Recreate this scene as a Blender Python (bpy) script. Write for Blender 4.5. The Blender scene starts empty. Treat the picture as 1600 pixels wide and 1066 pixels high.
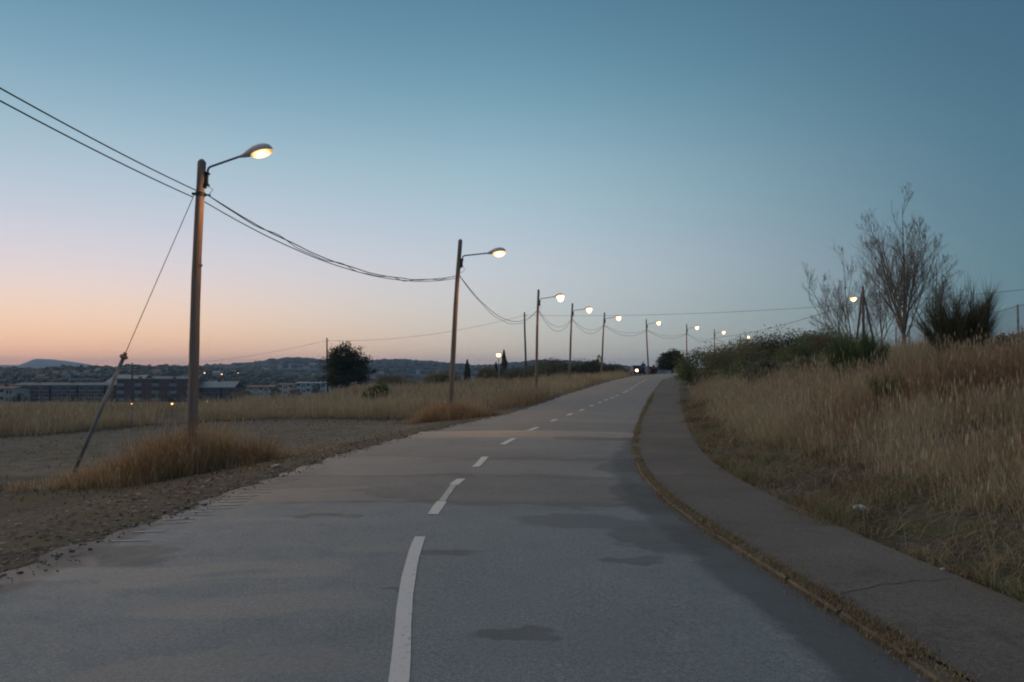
import bpy, math, random
import numpy as np
from mathutils import Vector, Matrix, Euler

random.seed(7)
RNG = np.random.default_rng(11)
sc = bpy.context.scene
COL = sc.collection
R = math.radians

def srgb(r, g, b):
    f = lambda c: (c/255/12.92) if c/255 <= 0.04045 else ((c/255+0.055)/1.055)**2.4
    return (f(r), f(g), f(b), 1.0)

# ------------------------------------------------------------------ camera
CAM_H, LENS = 1.65, 28.0
FPX, CX, CY, HOR = 1600*LENS/36, 800.0, 533.0, 578.0      # photo pixels
cam_d = bpy.data.cameras.new('camera'); cam = bpy.data.objects.new('camera', cam_d); COL.objects.link(cam)
cam_d.lens = LENS; cam_d.sensor_width = 36; cam_d.clip_start = 0.05; cam_d.clip_end = 20000
cam.location = (0, 0, CAM_H)
PITCH = math.atan((HOR-CY)/FPX)
cam.rotation_euler = (R(90)+PITCH, 0, 0)
sc.camera = cam

# ------------------------------------------------------------------ dusk sky
GLOW_AZ = R(-34)          # the afterglow lies to the left of the road
w = bpy.data.worlds.new('World'); sc.world = w; w.use_nodes = True
nt = w.node_tree; N = nt.nodes; Lk = nt.links
def wn(t): return N.new(t)
def wmath(op, a, b=None, clamp=False):
    n = wn('ShaderNodeMath'); n.operation = op; n.use_clamp = clamp
    for i, v in enumerate((a, b)):
        if v is None: continue
        if isinstance(v, (int, float)): n.inputs[i].default_value = v
        else: Lk.new(v, n.inputs[i])
    return n.outputs[0]
tc = wn('ShaderNodeTexCoord'); sx = wn('ShaderNodeSeparateXYZ'); Lk.new(tc.outputs['Generated'], sx.inputs[0])
X_, Y_, Z_ = sx.outputs
zc = wmath('MAXIMUM', Z_, 0.0)
pos = wmath('POWER', zc, 0.5)
hl = wmath('SQRT', wmath('ADD', wmath('MULTIPLY', X_, X_), wmath('MULTIPLY', Y_, Y_)))
hl = wmath('MAXIMUM', hl, 1e-4)
ca = wmath('DIVIDE', wmath('ADD', wmath('MULTIPLY', X_, math.sin(GLOW_AZ)), wmath('MULTIPLY', Y_, math.cos(GLOW_AZ))), hl)
ang = wmath('MULTIPLY', wmath('ARCCOSINE', wmath('MINIMUM', wmath('MAXIMUM', ca, -1.0), 1.0)), 180/math.pi)
def ramp(stops):
    n = wn('ShaderNodeValToRGB'); r = n.color_ramp; r.interpolation = 'B_SPLINE'
    while len(r.elements) > 1: r.elements.remove(r.elements[-1])
    r.elements[0].position = stops[0][0]; r.elements[0].color = srgb(*stops[0][1])
    for p, c in stops[1:]:
        e = r.elements.new(p); e.color = srgb(*c)
    Lk.new(pos, n.inputs[0]); return n.outputs[0]
G = ramp([(0, (236,180,152)), (.12, (243,192,160)), (.2, (247,208,176)), (.27, (241,215,197)), (.34, (221,213,219)), (.41, (199,206,220)), (.5, (161,191,206)), (.58, (119,161,183)), (.66, (90,133,159)), (.8, (74,114,143)), (1, (68,106,136))])
C = ramp([(0, (194,182,168)), (.12, (197,190,178)), (.2, (194,197,190)), (.27, (190,200,201)), (.34, (194,202,210)), (.41, (178,197,209)), (.5, (149,184,199)), (.58, (110,155,174)), (.66, (84,126,152)), (.8, (70,108,137)), (1, (68,106,136))])
D = ramp([(0, (98,119,126)), (.12, (97,120,130)), (.2, (95,124,134)), (.27, (92,126,138)), (.34, (89,125,139)), (.41, (84,122,139)), (.5, (76,115,135)), (.58, (68,106,128)), (.66, (61,97,121)), (.8, (64,101,129)), (1, (68,106,136))])
def smooth(v, a, b):
    n = wn('ShaderNodeMapRange'); n.interpolation_type = 'SMOOTHSTEP'
    n.inputs['From Min'].default_value = a; n.inputs['From Max'].default_value = b; Lk.new(v, n.inputs['Value']); return n.outputs[0]
def wmix(f, a, b):
    n = wn('ShaderNodeMix'); n.data_type = 'RGBA'; Lk.new(f, n.inputs[0]); Lk.new(a, n.inputs[6]); Lk.new(b, n.inputs[7]); return n.outputs[2]
V_ = ramp([(0, (150,140,148)), (.12, (158,144,150)), (.2, (152,146,156)), (.27, (140,146,160)), (.34, (126,144,162)), (.41, (114,140,161)), (.5, (100,133,157)), (.58, (92,128,155)), (.66, (80,118,146)), (.8, (72,111,140)), (1, (68,106,136))])
tw = wmix(smooth(ang, 85, 165), wmix(smooth(ang, 30, 72), wmix(smooth(ang, 6, 44), G, C), D), V_)
nis = wn('ShaderNodeTexSky'); nis.sky_type = 'NISHITA'; nis.sun_disc = False
nis.sun_elevation = R(0.5); nis.sun_rotation = GLOW_AZ; nis.ozone_density = 2.0; nis.dust_density = 0.6
b1 = N['Background']; b1.inputs[1].default_value = 1.0; Lk.new(tw, b1.inputs[0])
b2 = wn('ShaderNodeBackground'); b2.inputs[1].default_value = 0.015; Lk.new(nis.outputs[0], b2.inputs[0])
ad = wn('ShaderNodeAddShader'); Lk.new(b1.outputs[0], ad.inputs[0]); Lk.new(b2.outputs[0], ad.inputs[1])
Lk.new(ad.outputs[0], N['World Output'].inputs[0])

# ------------------------------------------------------------------ afterglow (one very soft, weak sun)
sl = bpy.data.lights.new('sun', 'SUN'); sun = bpy.data.objects.new('sun', sl); COL.objects.link(sun)
sl.energy = 1.6; sl.angle = R(90); sl.color = (1.0, 0.72, 0.52)
SUN_AZ = R(-58); sd = Vector((math.sin(SUN_AZ)*math.cos(R(32)), math.cos(SUN_AZ)*math.cos(R(32)), math.sin(R(32))))
sun.rotation_euler = sd.to_track_quat('Z', 'Y').to_euler(); sun.location = sd*60

vs = sc.view_settings; vs.view_transform = 'Standard'; vs.look = 'None'; vs.exposure = 0.0; vs.gamma = 1.0; vs.use_curve_mapping = False
sc.render.engine = 'CYCLES'
cy = sc.cycles
cy.use_denoising = True
cy.max_bounces = 4; cy.diffuse_bounces = 2; cy.glossy_bounces = 2; cy.transmission_bounces = 2; cy.transparent_max_bounces = 8; cy.volume_bounces = 0
cy.sample_clamp_indirect = 3.0; cy.caustics_reflective = False; cy.caustics_refractive = False
cy.filter_width = 2.0
sc.render.film_transparent = False

# ------------------------------------------------------------------ helpers
def S(v, a, b):
    t = np.clip((np.asarray(v, float)-a)/(b-a), 0, 1); return t*t*(3-2*t)
def tag(o, label=None, cat=None, group=None, kind=None):
    if label: o['label'] = label
    if cat: o['category'] = cat
    if group: o['group'] = group
    if kind: o['kind'] = kind
    return o
def link(name, data, parent=None, loc=None):
    o = bpy.data.objects.new(name, data); COL.objects.link(o)
    if parent is not None: o.parent = parent
    if loc is not None: o.location = loc
    return o
def empty(name, loc, rot=(0,0,0)):
    o = link(name, None, None, loc); o.rotation_euler = rot; o.empty_display_size = .3; return o
class MB:
    def __init__(s): s.v = []; s.f = []; s.m = []
    def quadbox(s, lo, hi, m=0, M=None):
        x0,y0,z0 = lo; x1,y1,z1 = hi
        P = [(x0,y0,z0),(x1,y0,z0),(x1,y1,z0),(x0,y1,z0),(x0,y0,z1),(x1,y0,z1),(x1,y1,z1),(x0,y1,z1)]
        s.poly(P, [(0,3,2,1),(4,5,6,7),(0,1,5,4),(1,2,6,5),(2,3,7,6),(3,0,4,7)], m, M)
    def poly(s, P, F, m=0, M=None):
        b = len(s.v)
        s.v += [tuple(M @ Vector(p)) if M else tuple(p) for p in P]
        s.f += [tuple(b+i for i in f) for f in F]; s.m += [m]*len(F)
    def tube(s, pts, rad, n=6, m=0, cap=True):
        pts = [Vector(p) for p in pts]; k = len(pts)
        if isinstance(rad, (int, float)): rad = [rad]*k
        b = len(s.v)
        t0 = (pts[1]-pts[0]).normalized()
        ref = Vector((0,0,1)) if abs(t0.z) < .8 else Vector((1,0,0))
        for i in range(k):
            t = (pts[min(i+1,k-1)]-pts[max(i-1,0)]).normalized()
            u = ref - t*ref.dot(t)
            if u.length < 1e-5: u = t.orthogonal()
            u.normalize(); ref = u; q = t.cross(u)
            for j in range(n):
                a = 2*math.pi*j/n
                s.v.append(tuple(pts[i]+(u*math.cos(a)+q*math.sin(a))*rad[i]))
        for i in range(k-1):
            for j in range(n):
                j2 = (j+1) % n
                s.f.append((b+i*n+j, b+i*n+j2, b+(i+1)*n+j2, b+(i+1)*n+j)); s.m.append(m)
        if cap:
            s.f.append(tuple(b+j for j in range(n))[::-1]); s.f.append(tuple(b+(k-1)*n+j for j in range(n))); s.m += [m, m]
    def mesh(s, name, mats, smooth=False):
        me = bpy.data.meshes.new(name); me.from_pydata(s.v, [], s.f)
        for q in (mats if isinstance(mats, (list, tuple)) else [mats]): me.materials.append(q)
        me.polygons.foreach_set('material_index', s.m)
        if smooth: me.polygons.foreach_set('use_smooth', [True]*len(me.polygons))
        me.update(); return me
    def build(s, name, mats, parent=None, smooth=False, loc=None):
        return link(name, s.mesh(name, mats, smooth), parent, loc)
def npmesh(name, V, F, mat_, tint=None, smooth=False):
    """V (n,3), F (m,3) or (m,4) int arrays; tint: per-vertex float attribute"""
    me = bpy.data.meshes.new(name); k = F.shape[1]
    me.vertices.add(len(V)); me.vertices.foreach_set('co', np.ascontiguousarray(V, dtype=np.float32).ravel())
    me.loops.add(F.size); me.loops.foreach_set('vertex_index', np.ascontiguousarray(F, dtype=np.int32).ravel())
    me.polygons.add(len(F)); me.polygons.foreach_set('loop_start', np.arange(len(F), dtype=np.int32)*k)
    if smooth: me.polygons.foreach_set('use_smooth', np.ones(len(F), dtype=bool))
    me.update(calc_edges=True)
    if tint is not None:
        for nm, arr in (tint.items() if isinstance(tint, dict) else [('tint', tint)]):
            a = me.attributes.new(nm, 'FLOAT', 'POINT'); a.data.foreach_set('value', np.ascontiguousarray(arr, dtype=np.float32))
    me.materials.append(mat_); return me

# ------------------------------------------------------------------ materials
class Mat:
    def __init__(s, name, rough=.8, spec=.3):
        s.m = bpy.data.materials.new(name); s.m.use_nodes = True; s.t = s.m.node_tree; s.b = s.t.nodes['Principled BSDF']
        s.b.inputs['Roughness'].default_value = rough; s.b.inputs['Specular IOR Level'].default_value = spec
        s.coord = None
    def n(s, t): return s.t.nodes.new(t)
    def l(s, a, b): s.t.links.new(a, b)
    def pos(s):
        if s.coord is None: s.coord = s.n('ShaderNodeTexCoord')
        return s.coord.outputs['Object']
    def noise(s, scale, detail=4, rough=.55, stretch=None, dist=0.0):
        n = s.n('ShaderNodeTexNoise'); n.inputs['Scale'].default_value = scale; n.inputs['Detail'].default_value = detail
        n.inputs['Roughness'].default_value = rough; n.inputs['Distortion'].default_value = dist
        if stretch:
            mp = s.n('ShaderNodeMapping'); mp.inputs['Scale'].default_value = stretch; s.l(s.pos(), mp.inputs[0]); s.l(mp.outputs[0], n.inputs[0])
        else: s.l(s.pos(), n.inputs[0])
        return n.outputs['Fac']
    def ramp(s, fac, stops, interp='LINEAR'):
        n = s.n('ShaderNodeValToRGB'); r = n.color_ramp; r.interpolation = interp
        while len(r.elements) > 1: r.elements.remove(r.elements[-1])
        r.elements[0].position = stops[0][0]; r.elements[0].color = (*stops[0][1], 1) if len(stops[0][1]) == 3 else stops[0][1]
        for p, c in stops[1:]:
            e = r.elements.new(p); e.color = (*c, 1) if len(c) == 3 else c
        s.l(fac, n.inputs[0]); return n.outputs[0]
    def mix(s, f, a, b, blend='MIX'):
        n = s.n('ShaderNodeMix'); n.data_type = 'RGBA'; n.blend_type = blend
        for i, v in ((0, f), (6, a), (7, b)):
            if isinstance(v, (int, float)): n.inputs[i].default_value = v
            elif isinstance(v, tuple): n.inputs[i].default_value = (*v, 1) if len(v) == 3 else v
            else: s.l(v, n.inputs[i])
        return n.outputs[2]
    def math(s, op, a, b=None, clamp=False):
        n = s.n('ShaderNodeMath'); n.operation = op; n.use_clamp = clamp
        for i, v in enumerate((a, b)):
            if v is None: continue
            if isinstance(v, (int, float)): n.inputs[i].default_value = v
            else: s.l(v, n.inputs[i])
        return n.outputs[0]
    def attr(s, name):
        n = s.n('ShaderNodeAttribute'); n.attribute_name = name; return n.outputs['Fac']
    def color(s, c):
        if isinstance(c, tuple): s.b.inputs['Base Color'].default_value = (*c, 1) if len(c) == 3 else c
        else: s.l(c, s.b.inputs['Base Color'])
        return s
    def rough(s, v): s.l(v, s.b.inputs['Roughness']); return s
    def bump(s, h, strength=.3, dist=.01):
        n = s.n('ShaderNodeBump'); n.inputs['Strength'].default_value = strength; n.inputs['Distance'].default_value = dist
        s.l(h, n.inputs['Height']); s.l(n.outputs[0], s.b.inputs['Normal']); return s
def noisy(name, c1, c2, scale=3.0, rough=.8, spec=.3, bump=0, bscale=30, stretch=None, metallic=0):
    m = Mat(name, rough, spec)
    m.color(m.ramp(m.noise(scale, 5, .6, stretch), [(.3, c1), (.7, c2)]))
    if bump: m.bump(m.noise(bscale, 4), bump, .01)
    m.b.inputs['Metallic'].default_value = metallic
    return m.m
def foliage(name, stops, transl=.35, rough=.7):
    m = Mat(name, rough, .2)
    c = m.ramp(m.attr('tint'), stops)
    m.color(c)
    tr = m.n('ShaderNodeBsdfTranslucent'); m.l(c, tr.inputs[0])
    mx = m.n('ShaderNodeMixShader'); mx.inputs[0].default_value = transl
    m.l(m.b.outputs[0], mx.inputs[1]); m.l(tr.outputs[0], mx.inputs[2])
    m.l(mx.outputs[0], m.t.nodes['Material Output'].inputs[0]); return m.m
def glow(name, col, strength):
    m = Mat(name, .4); m.b.inputs['Base Color'].default_value = (.8,.7,.55,1)
    m.b.inputs['Emission Color'].default_value = (*col, 1); m.b.inputs['Emission Strength'].default_value = strength
    return m.m

# ------------------------------------------------------------------ layout of the ground
ZT = np.array([(-40,0),(0,0),(36,.02),(44,.12),(53,.31),(61,.52),(69,.74),(76,.88),(82,.97),(90,1.06),(97,1.10),(110,1.16),(130,1.25),(160,1.3),(230,1.2),(300,.5)], float)
_yy = np.arange(-40, 301, .5); _zz = np.interp(_yy, ZT[:,0], ZT[:,1])
_k = np.exp(-.5*(np.arange(-12, 13)*.5/2.5)**2); _k /= _k.sum()
_zz = np.convolve(np.pad(_zz, 12, mode='edge'), _k, 'valid')
def zr(y): return np.interp(y, _yy, _zz)
def ground_at(px, py):
    """where the view ray through a photo pixel meets the road level"""
    s = (HOR-py)/FPX; d = 1.0
    while d < 400 and CAM_H+s*d > float(zr(d)): d += .05
    return ((px-CX)/FPX*d, d)
def vat(px, py, d):
    return Vector(((px-CX)/FPX*d, d, CAM_H+(HOR-py)/FPX*d))
def edge(pre, pix, post):
    P = pre + [ground_at(*p)[::-1] for p in pix] + post          # (y, x)
    P = np.array(sorted(P)); yy = np.arange(-40, 301, .25); xx = np.interp(yy, P[:,0], P[:,1])
    sg = 1.3; k = np.exp(-.5*(np.arange(-20, 21)*.25/sg)**2); k /= k.sum()
    xx = np.convolve(np.pad(xx, 20, mode='edge'), k, 'valid')
    return lambda y: np.interp(y, yy, xx)
xl = edge([(-40,-3.6),(-10,-4.05),(3,-4.2)], [(100,858),(200,826),(300,795),(430,745),(560,702),(700,667),(800,645),(880,618),(935,601),(990,588)], [(115,23.5),(130,32),(150,43),(200,72),(300,130)])
xr = edge([(-40,2.9),(-10,2.6)], [(1440,1050),(1300,952),(1200,895),(1140,856),(1050,800),(1000,746),(985,705),(987,690),(998,655),(1010,632),(1020,612),(1034,594)], [(97,21),(115,31),(130,39.5),(150,51),(200,80),(300,138)])
xs = edge([(-40,4.6),(-10,4.1)], [(1600,950),(1450,900),(1350,850),(1250,800),(1140,750),(1095,710),(1075,672),(1068,645),(1062,620),(1061,606)], [(78,18.2),(97,24.5),(115,34),(130,42),(150,53.5),(200,82.5),(300,140.5)])

def terrain(x, y):
    x = np.asarray(x, float); y = np.asarray(y, float)
    z0 = zr(np.minimum(y, 300)); L = xl(np.minimum(y, 300)); Sx = xs(np.minimum(y, 300))
    ol = L-x; orr = x-Sx
    k = np.interp(y, [10, 16, 28, 45, 90], [.8, .85, .45, .2, .1])
    # left: falls away from the road, then down to the valley
    dl = .15*np.clip(ol-.4, 0, 3.4)*k + .022*np.clip(ol, 0, 45)
    rr_ = -x/np.maximum(y, 1.0); dl = dl + 2.6*S(y, 40, 85)*S(rr_, .19, .29) + .6*z0*S(ol, 3, 30)
    val = S(y, 110, 300)*S(ol, 6, 40)
    dl = dl + (14.5-0)*val*np.where(val > 0, 1, 0)
    und = .05*np.sin(x*.55+y*.21)+.04*np.sin(y*.7-x*.3)
    zl = z0-.015-dl+und*S(ol, 1, 5)
    # right: bank
    b = .04*np.clip(orr, 0, .7)+.255*np.clip(orr-.6, 0, None)
    bank = 2.15*(1-np.exp(-(b/2.15)**1.5*1.0))**(1/1.5) if False else np.minimum(b, 1.5)+.6*(1-np.exp(-np.clip(b-1.5, 0, None)/.6))
    zrgt = z0+.04+bank*np.interp(y, [0, 90, 140, 220], [1, 1, .5, .2])+(und*1.3+.05*np.sin(x*1.7+y*1.3))*S(orr, .8, 3)
    zc_ = z0-.02-.08*S(x-L, .14, .4)
    z = np.where(ol >= 0, zl, np.where(orr >= 0, zrgt, zc_))
    return np.where(y > 300, -14.2+0*z, z) * 1.0 if np.ndim(z) == 0 and y > 300 else np.where(y > 300, np.where(ol >= 40, z, z*(1-S(y, 300, 420))-14.2*S(y, 300, 420)), z)
def T(x, y): return float(terrain(np.array([x]), np.array([y]))[0])

# lawn / gravel masks used as ground attributes and for planting
LOTF = np.array([(-60,24),(-30,25.5),(-17,26.9),(-14.3,31.5),(-12,32.4),(-8,32.8),(-4.2,32.8),(-2,33.6),(.8,36),(2.2,41)], float)
def lot_front(x): return np.interp(x, LOTF[:,0], LOTF[:,1])
def lot_mask(x, y):
    o = xl(y)-x
    return S(o, .6, 2.2)*S(y, 15.5-0.12*np.clip(-x-9, 0, 20), 18.5)*(1-S(y-lot_front(x), -.6, .5))

# ------------------------------------------------------------------ ground
def asphalt(name, c_lo, c_hi, rough_lo, rough_hi, road=False):
    m = Mat(name, .6, .25)
    big = m.noise(.45, 5, .6); mid = m.noise(2.6, 5, .65, dist=.6); fine = m.noise(140, 2, .7); grit = m.noise(420, 1, .5)
    c = m.ramp(big, [(.3, c_lo), (.7, c_hi)])
    c = m.mix(m.math('MULTIPLY', m.ramp(mid, [(.52, (0,0,0)), (.66, (1,1,1))]), .15 if road else .45), c, tuple(v*.62 for v in c_lo))
    sp = m.ramp(fine, [(.38, (.6,.6,.6)), (.5, (1,1,1)), (.62, (1.35,1.35,1.35))])
    c = m.mix(1.0, c, sp, 'MULTIPLY')
    c = m.mix(1.0, c, m.ramp(m.noise(34, 4, .7), [(.36, (.78,.78,.78)), (.64, (1.2,1.2,1.2))]), 'MULTIPLY')
    rv = m.ramp(mid, [(.35, (rough_hi,)*3), (.6, (rough_lo,)*3)])
    if road:
        sep = m.n('ShaderNodeSeparateXYZ'); m.l(m.pos(), sep.inputs[0])
        wob = m.math('MULTIPLY', m.math('SUBTRACT', m.noise(.9, 4, .6, (.5,1.2,1)), .5), 2.2)
        yv = m.math('ADD', m.math('ADD', sep.outputs[1], wob), m.math('MULTIPLY', sep.outputs[0], .1))
        # resurfacing strips, each with its own tone; the orange band paints lamp sheen
        def st(y): return min(max(y/40, 0), 1)
        strips = [(0,1.0),(9.5,1.03),(9.62,.6),(10.2,.8),(12.0,.8),(12.25,.6),(12.45,1.0),(14.3,.96),(14.5,.66),(15.6,.9),(18.6,.98),(19.4,1.1),(20.6,1.08),(21.2,.9),(24.5,.88),(25,1.08),(26.5,.95),(40,1.0)]
        tn = m.ramp(m.math('DIVIDE', yv, 40.0), [(st(y), (v, v, v)) for y, v in strips])
        c = m.mix(1.0, c, tn, 'MULTIPLY')
        warm = m.ramp(m.math('DIVIDE', yv, 40.0), [(0, (.91,1.0,1.08)), (st(9.5), (.91,1.0,1.08)), (st(9.8), (1.08,1.0,.95)), (st(18.8), (1.08,1.0,.95)), (st(19.6), (1.45,1.0,.72)), (st(20.6), (1.45,1.0,.72)), (st(21.5), (1.1,1.0,.93)), (1, (1.1,1.0,.93))])  # orange band puts the lamp's reflected sheen into the asphalt colour
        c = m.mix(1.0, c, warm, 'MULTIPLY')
        # damp stains with wandering outlines
        stain = m.noise(.55, 3, .5, (.8,1.7,1), .8)
        sm_ = m.ramp(stain, [(.55, (0,0,0)), (.585, (1,1,1))])
        c = m.mix(m.math('MULTIPLY', sm_, .22), c, tuple(v*.45 for v in c_lo))
        dis = m.n('ShaderNodeTexNoise'); dis.inputs['Scale'].default_value = 2.3; dis.inputs['Detail'].default_value = 5; m.l(m.pos(), dis.inputs[0])
        wv = m.n('ShaderNodeVectorMath'); wv.operation = 'MULTIPLY_ADD'; m.l(dis.outputs['Color'], wv.inputs[0]); wv.inputs[1].default_value = (.9,.7,0); m.l(m.pos(), wv.inputs[2])
        blob = None
        for bx_, by_, brx, bry in ((1.15,8.66,.78,.5), (1.43,6.93,.38,.2), (-.15,7.15,.42,.17), (.45,4.95,.34,.15), (2.4,18.9,1.1,.6), (-3.2,7.1,.75,.5), (1.9,7.9,.5,.9), (-.4,5.9,.2,.08), (2.2,10.3,.5,1.3), (-1.6,8.9,.5,.14), (2.3,13.2,.5,.9)):
            v1 = m.n('ShaderNodeVectorMath'); v1.operation = 'SUBTRACT'; m.l(wv.outputs[0], v1.inputs[0]); v1.inputs[1].default_value = (bx_, by_+.35, 0)
            v2 = m.n('ShaderNodeVectorMath'); v2.operation = 'MULTIPLY'; m.l(v1.outputs[0], v2.inputs[0]); v2.inputs[1].default_value = (1/brx, 1/bry, 0)
            v3 = m.n('ShaderNodeVectorMath'); v3.operation = 'LENGTH'; m.l(v2.outputs[0], v3.inputs[0])
            blob = v3.outputs['Value'] if blob is None else m.math('MINIMUM', blob, v3.outputs['Value'])
        bm_ = m.ramp(blob, [(.78, (1,1,1)), (1.0, (0,0,0))])
        c = m.mix(m.math('MULTIPLY', bm_, .62), c, tuple(v*.42 for v in c_lo))
        gut = m.attr('gutter'); gm = m.ramp(m.math('ADD', gut, m.math('MULTIPLY', m.math('SUBTRACT', m.noise(1.3, 4, .6), .5), .55)), [(.42, (0,0,0)), (.56, (1,1,1))])
        c = m.mix(m.math('MULTIPLY', gm, .72), c, tuple(v*.36 for v in c_lo))
        rv = m.mix(sm_, rv, (.6,.6,.6))
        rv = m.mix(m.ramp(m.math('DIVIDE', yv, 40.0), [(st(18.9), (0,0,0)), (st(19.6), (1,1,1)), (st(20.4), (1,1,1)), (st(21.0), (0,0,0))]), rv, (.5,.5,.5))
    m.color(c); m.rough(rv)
    m.bump(m.math('ADD', fine, m.math('MULTIPLY', grit, .5)), .45, .006)
    return m.m
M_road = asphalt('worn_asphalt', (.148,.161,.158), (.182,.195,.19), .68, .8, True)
M_pave = asphalt('old_path_asphalt', (.092,.086,.074), (.138,.129,.112), .9, .98)

def ground_mat():
    m = Mat('dry_ground', .95, .15)
    n1 = m.noise(.8, 6, .65); n2 = m.noise(9, 6, .7); n3 = m.noise(55, 3, .7); n4 = m.noise(2.2, 5, .6)
    soil = m.ramp(n2, [(.36, (.03,.025,.02)), (.5, (.07,.058,.047)), (.64, (.145,.124,.102))])
    soil = m.mix(m.ramp(n1, [(.42, (0,0,0)), (.62, (.8,.8,.8))]), soil, m.ramp(n3, [(.35, (.045,.055,.025)), (.65, (.1,.1,.05))]))
    gravel = m.ramp(n3, [(.36, (.055,.052,.044)), (.5, (.112,.105,.092)), (.62, (.19,.18,.16)), (.72, (.32,.305,.28))])
    gravel = m.mix(m.ramp(n4, [(.44, (0,0,0)), (.56, (.85,.85,.85))]), gravel, m.ramp(n2, [(.36, (.042,.042,.024)), (.64, (.12,.108,.066))]))
    lot = m.math('ADD', m.attr('lot'), m.math('MULTIPLY', m.math('SUBTRACT', n4, .5), .7))
    c = m.mix(m.ramp(lot, [(.4, (0,0,0)), (.62, (1,1,1))]), soil, gravel)
    m.color(c); m.bump(m.math('ADD', n3, m.math('MULTIPLY', n2, 1.2)), .45, .02)
    return m.m
M_ground = ground_mat()
def build_ground():
    offs = np.concatenate([np.arange(0, 2, .25), np.arange(2, 8, .5), np.arange(8, 34, 1.0), [34,38,43,50,58,68,80,95,115,140,170,210,260,330,430,600,900,1400,2200,3600,5600]])
    rows = np.concatenate([np.arange(-20, 60, .4), np.arange(60, 170, 1.6), np.geomspace(170, 420, 24), np.geomspace(440, 7000, 22)])
    V = []; lotv = []
    for y in rows:
        yq = min(y, 300); a, b = float(xl(yq)), float(xs(yq))
        X = np.concatenate([(a-offs)[::-1], [a+.13, a+.42, a*.33+b*.67, b-.1], b+offs])
        Y = np.full(len(X), y); V.append(np.stack([X, Y, terrain(X, Y)], 1)); lotv.append(lot_mask(X, Y))
    nc = len(V[0]); nr = len(rows); V = np.concatenate(V); lotv = np.concatenate(lotv)
    i, j = np.meshgrid(np.arange(nr-1), np.arange(nc-1), indexing='ij'); q = (i*nc+j).ravel()
    F = np.stack([q, q+1, q+nc+1, q+nc], 1)
    tag(link('ground', npmesh('ground', V, F, M_ground, {'lot': lotv}, True)), 'dry ground of earth, gravel and thin grass', kind='structure')
build_ground()

def ribbon(name, fa, fb, y0, y1, step, ncol, zfun, mat_, attrs=None):
    ys = np.concatenate([np.arange(y0, min(y1, 60), step), np.arange(60, y1+.1, 1.5)]) if y1 > 60 else np.arange(y0, y1, step)
    t = np.linspace(0, 1, ncol)
    Y, Tt = np.meshgrid(ys, t, indexing='ij'); A = fa(Y); B = fb(Y); X = A+(B-A)*Tt
    V = np.stack([X, Y, zfun(X, Y, Tt)], -1).reshape(-1, 3); nc = ncol; nr = len(ys)
    i, j = np.meshgrid(np.arange(nr-1), np.arange(nc-1), indexing='ij'); q = (i*nc+j).ravel()
    return link(name, npmesh(name, V, np.stack([q, q+1, q+nc+1, q+nc], 1), mat_, attrs(X, Y, Tt) if attrs else None, True))
def road_z(x, y, t=None):
    w_ = xr(y)-xl(y); tt = (x-xl(y))/w_
    return zr(y)+.03*(1-(2*tt-1)**2)+.006*np.sin(x*1.3+y*.8)*np.sin(y*.5)+.05*np.exp(-((y-20.3+.06*x)/.55)**2)+.03*np.exp(-((y-14.6+.05*x)/.5)**2)+.022*np.exp(-((y-11.2)/.6)**2)
def xl_ragged(y): return xl(y)+.05*vn0(y*2.3)+.035*vn0(y*7.1+3)-.02
def vn0(t): return np.sin(t)+.6*np.sin(1.73*t+1)+.4*np.sin(3.1*t+2)
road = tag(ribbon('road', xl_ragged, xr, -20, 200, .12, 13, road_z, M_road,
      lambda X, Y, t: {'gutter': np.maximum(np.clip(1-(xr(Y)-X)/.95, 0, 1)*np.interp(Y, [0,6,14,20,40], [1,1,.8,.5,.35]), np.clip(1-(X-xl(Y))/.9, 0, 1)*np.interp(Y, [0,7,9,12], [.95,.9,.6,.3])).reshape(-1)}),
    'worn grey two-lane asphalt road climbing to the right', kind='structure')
KERB = .13
pave = tag(ribbon('pavement', lambda y: xr(y)+KERB, xs, -20, 150, .3, 5, lambda x, y, t: zr(y)+.05+.008*np.sin(x*2+y*1.1), M_pave),
    'narrow asphalt footpath along the right of the road', kind='structure')

# kerb stones, each its own piece
M_kerb = noisy('kerb_concrete', (.075,.065,.05), (.15,.13,.1), 6, .9, .2, .5, 60)
def path_pts(fx, y0, y1, seg):
    out = [(float(fx(y0)), y0)]; y = y0
    while y < y1:
        y2 = y+.02; acc = 0
        while acc < seg:
            acc += math.hypot(.05, float(fx(y2+.05)-fx(y2))); y2 += .05
        out.append((float(fx(y2)), y2)); y = y2
    return out
kp = path_pts(xr, -2, 70, .8)
for (xa, ya), (xb, yb) in zip(kp, kp[1:]):
    dx, dy = xb-xa, yb-ya; ln = math.hypot(dx, dy); nx, ny = dy/ln, -dx/ln; g = .012
    xa, ya, xb, yb = xa+dx/ln*g, ya+dy/ln*g, xb-dx/ln*g, yb-dy/ln*g
    h = .042+random.uniform(-.014, .008); k0 = random.uniform(-.012, .012); w0 = KERB
    za, zb = float(zr(ya)), float(zr(yb)); c = .014
    mb = MB()
    P = []
    for (x_, y_, z_) in ((xa, ya, za), (xb, yb, zb)):
        for o_, hh in ((k0, -.1), (k0, h-c), (k0+c, h), (w0-.002, h), (w0-.002, -.1)):
            P.append((x_+nx*o_, y_+ny*o_, z_+hh))
    mb.poly(P, [(0,1,6,5),(1,2,7,6),(2,3,8,7),(3,4,9,8),(0,4,3,2,1),(5,6,7,8,9)])
    mb.build('kerb_stone', M_kerb, pave)

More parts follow.
